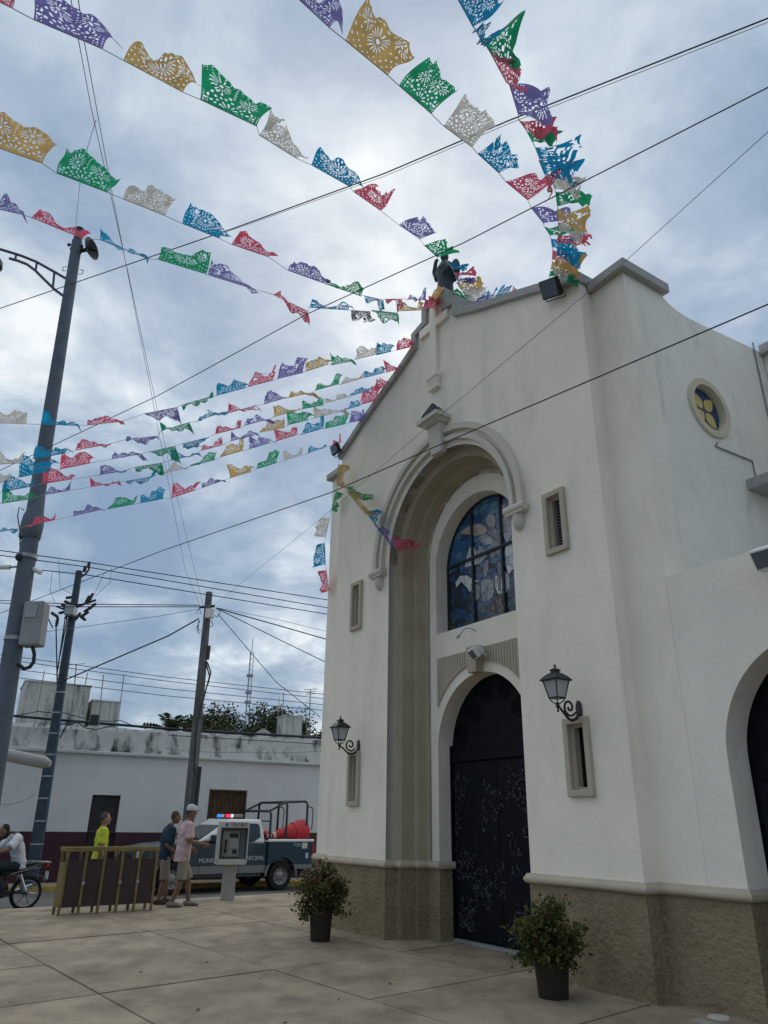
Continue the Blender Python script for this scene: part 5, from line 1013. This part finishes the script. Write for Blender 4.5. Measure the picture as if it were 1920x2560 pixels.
def is_hole(u, t, sd, vr=0):
    x, y = u, t * .8
    if vr == 1: x = 1 - x
    if vr >= 2:
        if flower(x, y, .5, .42, .24, 18, sd) or flower(x, y, .16, .62, .12, 11, sd) or flower(x, y, .84, .62, .12, 11, sd): return True
        fx, fy = (x * 13) % 1 - .5, (y * 13) % 1 - .5; r = math.hypot(x - .5, y - .42)
        if r > .29 and y < .5 and abs(fx) * 1.3 + abs(fy) < .30 and (int(x * 13) + int(y * 13)) % 2 == 0: return True
        return y > .68 and fx * fx + fy * fy < .04 or (vr == 3 and .27 < r < .31 and cos(24 * atan2(y - .42, x - .5)) > .1)
    if flower(x, y, .28, .55, .17, 14, sd) or flower(x, y, .72, .52, .18, 14, sd * 2): return True
    dx, dy = x - .47, y - .06; r = sqrt(dx * dx + dy * dy)
    if y > .07:
        a = atan2(dy, dx)
        if .07 < r < .17 and cos(11 * a) > .45: return True
        if .22 < r < .262 and cos(17 * a) > .25: return True
        if .30 < r < .35 and cos(15 * a + 1) > .55: return True
        if .40 < r < .44 and abs(x - .5) > .25 and cos(26 * a) > .2: return True
    fx, fy = (x * 15) % 1 - .5, (y * 15) % 1 - .5
    if y > .70 and fx * fx + fy * fy < .03: return True
    if y < .30 and abs(x - .47) > .34 and abs(fx) + abs(fy) * .6 < .2: return True
    if .46 < x < .55 and y > .42 and fx * fx + fy * fy < .04: return True
    return False
def flag(A, B, tip, col, parent, seed, wpx, ragged=0.0, twist=0.0):
    rnd = random.Random(seed); A, B = V(A), V(B); W_ = B - A; tip = V(tip); Lg = tip.length
    nu = int(min(130, max(24, wpx * .4 * 1.7))); nv = int(nu * .78)
    nrm_ = W_.cross(tip); nrm_ = nrm_.normalized() if nrm_.length > 1e-9 else V((0, 0, 1))
    a1, a2, p1, p2 = rnd.uniform(.05, .12), rnd.uniform(.02, .05), rnd.uniform(0, 6.3), rnd.uniform(0, 6.3); f1 = rnd.uniform(.7, 1.3)
    g1, g2, gp = rnd.uniform(.06, .26), rnd.uniform(.0, .05), rnd.uniform(0, 6.3); sh_ = rnd.uniform(-.06, .14)
    curl = rnd.uniform(-.35, .6); vr = rnd.choice((0, 0, 1, 1, 2, 3))
    vs = []
    for i in range(nu + 1):
        u = i / nu; ln = 1 - g1 * (.5 + .5 * sin(2 * pi * u * f1 + gp)) - g2 * sin(2 * pi * u * 2.6 + p1)
        edge = 1 - .045 * abs(sin(pi * u * 6))
        for j in range(nv + 1):
            t = j / nv * edge; z = (a1 * sin(2 * pi * (u * 1.2 + t * .5) + p1) * t + a2 * sin(2 * pi * (u * 2.7 - t * .7) + p2) * t + curl * t * t * (u - .4)) * Lg * 1.6
            vs.append(A + W_ * (u + sh_ * t * t) + tip * (t * ln) + nrm_ * z)
    fs = []; keep = set()
    off = V((rnd.uniform(0, 50), rnd.uniform(0, 50), 0))
    for i in range(nu):
        for j in range(nv):
            u, t = (i + .5) / nu, (j + .5) / nv
            if t > .045 and is_hole(u, t, seed * .37, vr): continue
            if ragged:
                n_ = mnoise.noise(off + V((u * 5.5, t * 4, 0))) * .6 + mnoise.noise(off + V((u * 15, t * 12, 3))) * .3
                if t > .06 and n_ > .62 - ragged * (.25 + .75 * t): continue
            a = i * (nv + 1) + j; fs.append((a, a + nv + 1, a + nv + 2, a + 1))
    me = bpy.data.meshes.new('paper_flag'); me.from_pydata([v - parent.location for v in vs], [], fs); me.materials.append(FLM[col]); me.polygons.foreach_set('use_smooth', [True] * len(me.polygons))
    o = bpy.data.objects.new('paper_flag', me); C.objects.link(o); o.parent = parent
    if ragged > .42: o['label'] = 'torn ' + FLN[col] + ' paper flag'
    return o
def cdep(s, dep, v): return depth_of(chw(s, dep, v))
def string(label, p0, z0, p1, z1, flags, Lg=.34, pre=None, post=None, seed=1):
    """flags: (x0,y0,x1,y1,dx,dy,colour,ragged) in photo pixels; depth runs straight from z0 at p0 to z1 at p1"""
    a, b = V(p0), V(p1); ll = (b - a).length_squared
    def dz(x, y): t = (V((x, y)) - a).dot(b - a) / ll; return 1 / max(.03, (1 / z0) * (1 - t) + (1 / z1) * t)
    P = lambda x, y: at_depth(x, y, dz(x, y))
    pts = [P(*p0)]
    for f in flags: pts += [P(f[0], f[1]), P(f[2], f[3])]
    pts.append(P(*p1))
    if pre: pts = [pre] + pts
    if post: pts = pts + [post]
    e_ = empty('bunting', pts[0]); tag(e_, label, 'bunting', 'strings of cut paper bunting')
    MB().tube([p - pts[0] for p in pts], .0035, 5).build('cord', CORD, e_)
    for i, f in enumerate(flags):
        A, B = P(f[0], f[1]), P(f[2], f[3]); mx_, my_ = (f[0] + f[2]) / 2, (f[1] + f[3]) / 2; zc = dz(mx_, my_); m_ = (A + B) / 2
        la, lb2 = f[4] * zc / FPX, -f[5] * zc / FPX; rem = Lg * Lg - la * la - lb2 * lb2
        tip = _rt * la + _up * lb2
        if rem > 0: tip += (O - m_).normalized() * sqrt(rem)
        flag(A, B, tip, f[6], e_, seed * 100 + i, math.hypot(f[2] - f[0], f[3] - f[1]) * (1 if Lg > .4 else 1.15), f[7] if len(f) > 7 else rag(seed, i))
def rag(seed, i):
    r = random.Random(seed * 77 + i * 13).random(); return 0 if r < .45 else (.25 if r < .75 else .5)
D = 1.1573
zst = cdep(1.24, .2, 10.5); zev = cdep(4.2, 0, 8.5)
S = lambda rows: [(r[0] * D, r[1] * D, r[2] * D, r[3] * D, r[4] * D, r[5] * D, r[6]) + tuple(r[7:]) for r in rows]
# rows in the 1659-wide view: x0,y0,x1,y1, tip dx,dy, colour, raggedness
string('bunting string from the top left corner to the statue', (0 * D, 12 * D), 4.9, (952 * D, 575 * D), zst - .6, S([
    (-70, -30, 27, 18, 8, -50, 'r', 0), (72, 42, 222, 106, 20, -70, 'p', 0), (266, 130, 395, 199, 28, -44, 'y', .1), (432, 215, 555, 273, 15, -62, 'g', 0), (560, 292, 640, 342, 28, -34, 'w', .4), (672, 356, 757, 404, 22, -34, 'b', .3), (762, 413, 822, 455, 34, -26, 'r', .2), (862, 486, 908, 517, 38, -22, 'p', .1), (916, 530, 945, 556, 45, -14, 'g', .2)]), .45, pre=at_depth(-350, -160, 4.2), seed=3)
string('bunting string second from the top at the left edge', (0 * D, 322 * D), 6.2, (960 * D, 652 * D), zst - .2, S([
    (-45, 305, 92, 353, 8, -78, 'y', .1), (122, 374, 233, 416, 14, -58, 'g', 0), (266, 430, 357, 466, 14, -44, 'w', .45), (394, 483, 474, 515, 12, -42, 'b', .4), (500, 528, 580, 555, 12, -22, 'r', .1), (622, 584, 700, 612, 14, -22, 'p', .3), (702, 613, 780, 640, 6, -10, 'g', .3), (784, 638, 828, 648, 12, 16, 'b', .4), (832, 646, 868, 646, 4, 12, 'r', .3), (878, 646, 918, 648, 4, -4, 'p', .4), (925, 648, 955, 652, 14, -30, 'y', .1)]), .40, pre=at_depth(-400, 250, 5), seed=4)
string('bunting string third from the top at the left edge', (0 * D, 452 * D), 7.6, (950 * D, 662 * D), zst - .3, S([
    (-30, 446, 47, 463, 4, -26, 'p', .2), (68, 470, 178, 515, 4, -14, 'r', 0), (216, 518, 322, 560, 4, -6, 'b', .5), (340, 560, 445, 592, 16, -28, 'g', .35), (450, 594, 550, 625, 2, -20, 'p', .55), (584, 634, 665, 672, 2, 10, 'r', .2), (668, 664, 752, 670, 4, -10, 'b', .5), (758, 670, 800, 673, 4, 24, 'k', .55), (803, 670, 858, 676, 6, 20, 'g', .45), (862, 672, 910, 670, 4, -12, 'y', .3), (915, 668, 948, 663, 2, -22, 'r', .2)]), .36, pre=at_depth(-300, 470, 6.5), seed=5)
string('bunting string from the top centre to the right end of the gable', (640 * D, -6 * D), 4.6, (1192 * D, 604 * D), zev, S([
    (628, -18, 712, 60, 34, -40, 'p', .3), (746, 87, 838, 163, 48, -80, 'y', 0), (862, 185, 932, 246, 50, -72, 'g', 0), (958, 272, 1020, 318, 48, -62, 'w', .1), (1032, 332, 1078, 374, 50, -34, 'b', .45), (1092, 392, 1140, 432, 66, -22, 'r', .1), (1148, 450, 1174, 482, 72, -8, 'p', 0), (1176, 490, 1188, 508, 70, -4, 'g', .1), (1190, 516, 1193, 534, 66, 6, 'b', .3), (1194, 540, 1193, 560, 68, 10, 'r', .4), (1193, 566, 1190, 582, 60, -4, 'y', .2), (1189, 586, 1186, 598, 66, -14, 'g', .1)]), .45, pre=at_depth(600, -250, 3.8), seed=6)
string('crowded bunting string from the top right of centre to the gable end', (990 * D, -2 * D), 4.4, (1190 * D, 606 * D), zev + .1, S([
    (988, -4, 1022, 58, 62, -36, 'b', 0), (1026, 62, 1046, 100, 16, -6, 'b', .3), (1040, 82, 1062, 118, 78, -10, 'g', 0), (1054, 104, 1094, 178, 44, 20, 'r', .1), (1100, 182, 1120, 248, 84, 6, 'p', 0), (1120, 258, 1136, 280, 66, 18, 'r', .2), (1138, 284, 1150, 306, 62, 0, 'g', .3), (1156, 318, 1166, 344, 84, 10, 'b', .5), (1164, 346, 1176, 376, 86, 6, 'b', .45), (1178, 378, 1186, 404, 24, 0, 'r', .1), (1188, 382, 1198, 408, 68, 4, 'w', .3), (1200, 414, 1204, 446, 68, 0, 'g', .1), (1204, 450, 1206, 476, 68, 16, 'y', .3), (1206, 480, 1206, 500, 62, 10, 'w', .5), (1206, 506, 1204, 526, 72, 8, 'r', .55), (1204, 534, 1202, 552, 62, 14, 'b', .4), (1201, 558, 1198, 574, 60, 6, 'y', .2), (1196, 580, 1193, 596, 34, 8, 'w', .2)]), .45, pre=at_depth(1080, -260, 3.6), seed=7)
string('short bunting string from the statue along the right gable slope', (962 * D, 560 * D), zst, (1190 * D, 612 * D), zev + .4, S([
    (966, 566, 978, 582, 40, 6, 'b', .4), (980, 588, 986, 598, 48, -2, 'r', .1), (984, 600, 990, 608, 40, 0, 'p', .2), (986, 610, 996, 626, 54, -8, 'y', .1), (998, 628, 1008, 646, 50, -14, 'w', .5), (1010, 650, 1040, 654, 10, -26, 'w', .5), (1044, 652, 1066, 640, 10, -18, 'b', .4), (1070, 640, 1096, 634, 12, -20, 'b', .2), (1098, 636, 1120, 630, 4, -8, 'r', .3), (1020, 660, 1050, 656, 3, -16, 'p', .3), (960, 640, 990, 655, 30, -14, 'g', .3)]), .36, seed=8)
def rows(r): return r
def low(label, p0, z0, gs, gv, fl, seed):
    z1 = cdep(gs, .2, gv)
    string(label, p0, z0, fl[-1][2:4] if False else (fl[-1][2] + 8, fl[-1][3] - 2), z1, [(a, b, c, d, 5, -h, k) + tuple(r) for a, b, c, d, h, k, *r in fl], .34, pre=at_depth(p0[0] - 260, p0[1] + 10, z0 * .85), seed=seed)
low('lower bunting string, topmost of the six reaching the left gable slope', (0, 1058), 10.0, .6, 9.45, [(-40, 1056, 66, 1060, 34, 'w', 0), (101, 1061, 192, 1064, 14, 'b', .3), (218, 1063, 305, 1054, 14, 'r', .5), (361, 1034, 443, 1018, -18, 'p', .2), (453, 1013, 531, 990, -8, 'g', .2), (541, 989, 613, 970, 24, 'b', 0), (620, 967, 682, 951, 32, 'r', .5), (694, 947, 757, 932, 38, 'p', .45), (764, 929, 820, 911, 26, 'y', .1), (828, 913, 879, 903, 18, 'g', .1), (887, 899, 941, 886, 26, 'w', .5), (941, 888, 977, 879, 28, 'b', .2), (991, 876, 1026, 868, 28, 'r', .1)], 11)
low('lower bunting string, second of the six reaching the left gable slope', (0, 1160), 10.2, .1, 9.2, [(-30, 1162, 50, 1158, 20, 'w', .1), (82, 1148, 164, 1133, 20, 'b', 0), (189, 1126, 268, 1111, 14, 'r', .1), (314, 1099, 392, 1090, -8, 'p', .3), (403, 1077, 472, 1056, -4, 'g', .1), (490, 1054, 558, 1030, 8, 'b', .4), (568, 1034, 636, 1014, 4, 'r', .4), (660, 1011, 713, 995, 22, 'p', .5), (719, 995, 783, 981, 5, 'y', .2), (786, 977, 847, 960, 14, 'g', .1), (850, 962, 905, 946, 10, 'w', .2), (909, 945, 961, 932, 16, 'b', .2), (963, 932, 1002, 921, 16, 'r', .1)], 12)
low('lower bunting string, third of the six reaching the left gable slope', (0, 1206), 10.4, -.4, 9.0, [(-40, 1214, 20, 1204, 14, 'w', .1), (46, 1194, 125, 1178, 38, 'b', 0), (150, 1173, 225, 1158, 32, 'r', .2), (279, 1148, 352, 1135, 8, 'p', .2), (373, 1130, 438, 1115, -16, 'g', .1), (456, 1109, 522, 1093, -14, 'b', .3), (535, 1086, 600, 1070, 12, 'r', .2), (611, 1064, 672, 1048, 10, 'p', .5), (683, 1043, 745, 1025, 16, 'y', .1), (755, 1023, 808, 1013, 16, 'g', .1), (812, 1008, 866, 994, 10, 'w', .3), (874, 991, 920, 977, 12, 'b', .3), (936, 974, 965, 967, 22, 'r', .1)], 13)
low('lower bunting string, fourth of the six reaching the left gable slope', (0, 1231), 10.6, -.65, 8.9, [(5, 1230, 78, 1216, 28, 'b', .45), (105, 1210, 179, 1198, 30, 'r', .1), (247, 1188, 315, 1176, 12, 'p', .3), (337, 1168, 405, 1157, -14, 'g', .1), (425, 1152, 490, 1136, 12, 'b', .3), (502, 1127, 555, 1113, 12, 'r', .5), (576, 1103, 636, 1088, 12, 'p', .3), (650, 1081, 710, 1069, 22, 'y', 0), (718, 1063, 770, 1050, 30, 'g', .1), (784, 1046, 858, 1027, 16, 'w', .3), (860, 1025, 900, 1014, 14, 'b', .5), (903, 1011, 944, 1000, 36, 'r', 0)], 14)
low('lower bunting string, fifth of the six reaching the left gable slope', (0, 1260), 10.8, -1.0, 8.75, [(3, 1259, 80, 1247, 24, 'g', 0), (103, 1239, 172, 1226, 10, 'p', .3), (225, 1218, 295, 1205, 6, 'r', .2), (314, 1203, 382, 1191, -8, 'b', .5), (400, 1186, 457, 1172, 12, 'w', .1), (475, 1166, 536, 1150, 14, 'g', .1), (550, 1143, 606, 1127, 26, 'y', 0), (622, 1123, 673, 1108, 22, 'p', .5), (688, 1104, 742, 1087, 24, 'r', .2), (752, 1087, 808, 1071, 24, 'b', .3), (812, 1072, 864, 1060, 26, 'g', .1), (873, 1057, 908, 1050, 26, 'p', 0)], 15)
low('lower bunting string, lowest of the six reaching the left gable end', (0, 1330), 11.0, -1.8, 8.4, [(-30, 1336, 42, 1322, 8, 'b', .5), (62, 1317, 131, 1301, 12, 'r', .1), (183, 1290, 250, 1275, 14, 'p', .2), (269, 1273, 333, 1261, 22, 'g', .1), (350, 1258, 408, 1247, 24, 'b', .1), (428, 1245, 487, 1226, 26, 'r', .3), (504, 1220, 558, 1201, 12, 'p', .5), (574, 1196, 626, 1180, 28, 'y', 0), (641, 1173, 692, 1157, 28, 'g', .1), (707, 1152, 754, 1138, 16, 'w', .4), (768, 1134, 812, 1118, 10, 'b', .55), (828, 1114, 852, 1106, 12, 'r', .1)], 16)
zl = cdep(-1.9, -.1, 7.0)
string('loose bunting string hanging down the left church corner', (852, 1128), zl, (822, 1500), zl + .2, [(846, 1160, 842, 1214, 22, 6, 'y', 0), (840, 1228, 828, 1276, 16, 4, 'g', .1), (824, 1294, 814, 1342, -30, 2, 'w', 0), (812, 1357, 814, 1412, -30, 4, 'b', 0), (816, 1424, 822, 1478, -20, 6, 'r', 0)], .28, seed=21)
zl2 = cdep(.1, -.75, 5.6)
string('loose bunting string hanging in front of the big arch', (855, 1140), cdep(-1.9, -.45, 8.2), (1000, 1400), zl2, [(861, 1218, 910, 1252, 20, -4, 'g', .1), (866, 1228, 914, 1286, 18, -4, 'y', .1), (916, 1282, 950, 1330, 18, -8, 'b', 0), (944, 1322, 976, 1364, 14, -4, 'p', .2), (980, 1340, 992, 1376, 58, 8, 'r', .1)], .36, seed=22)
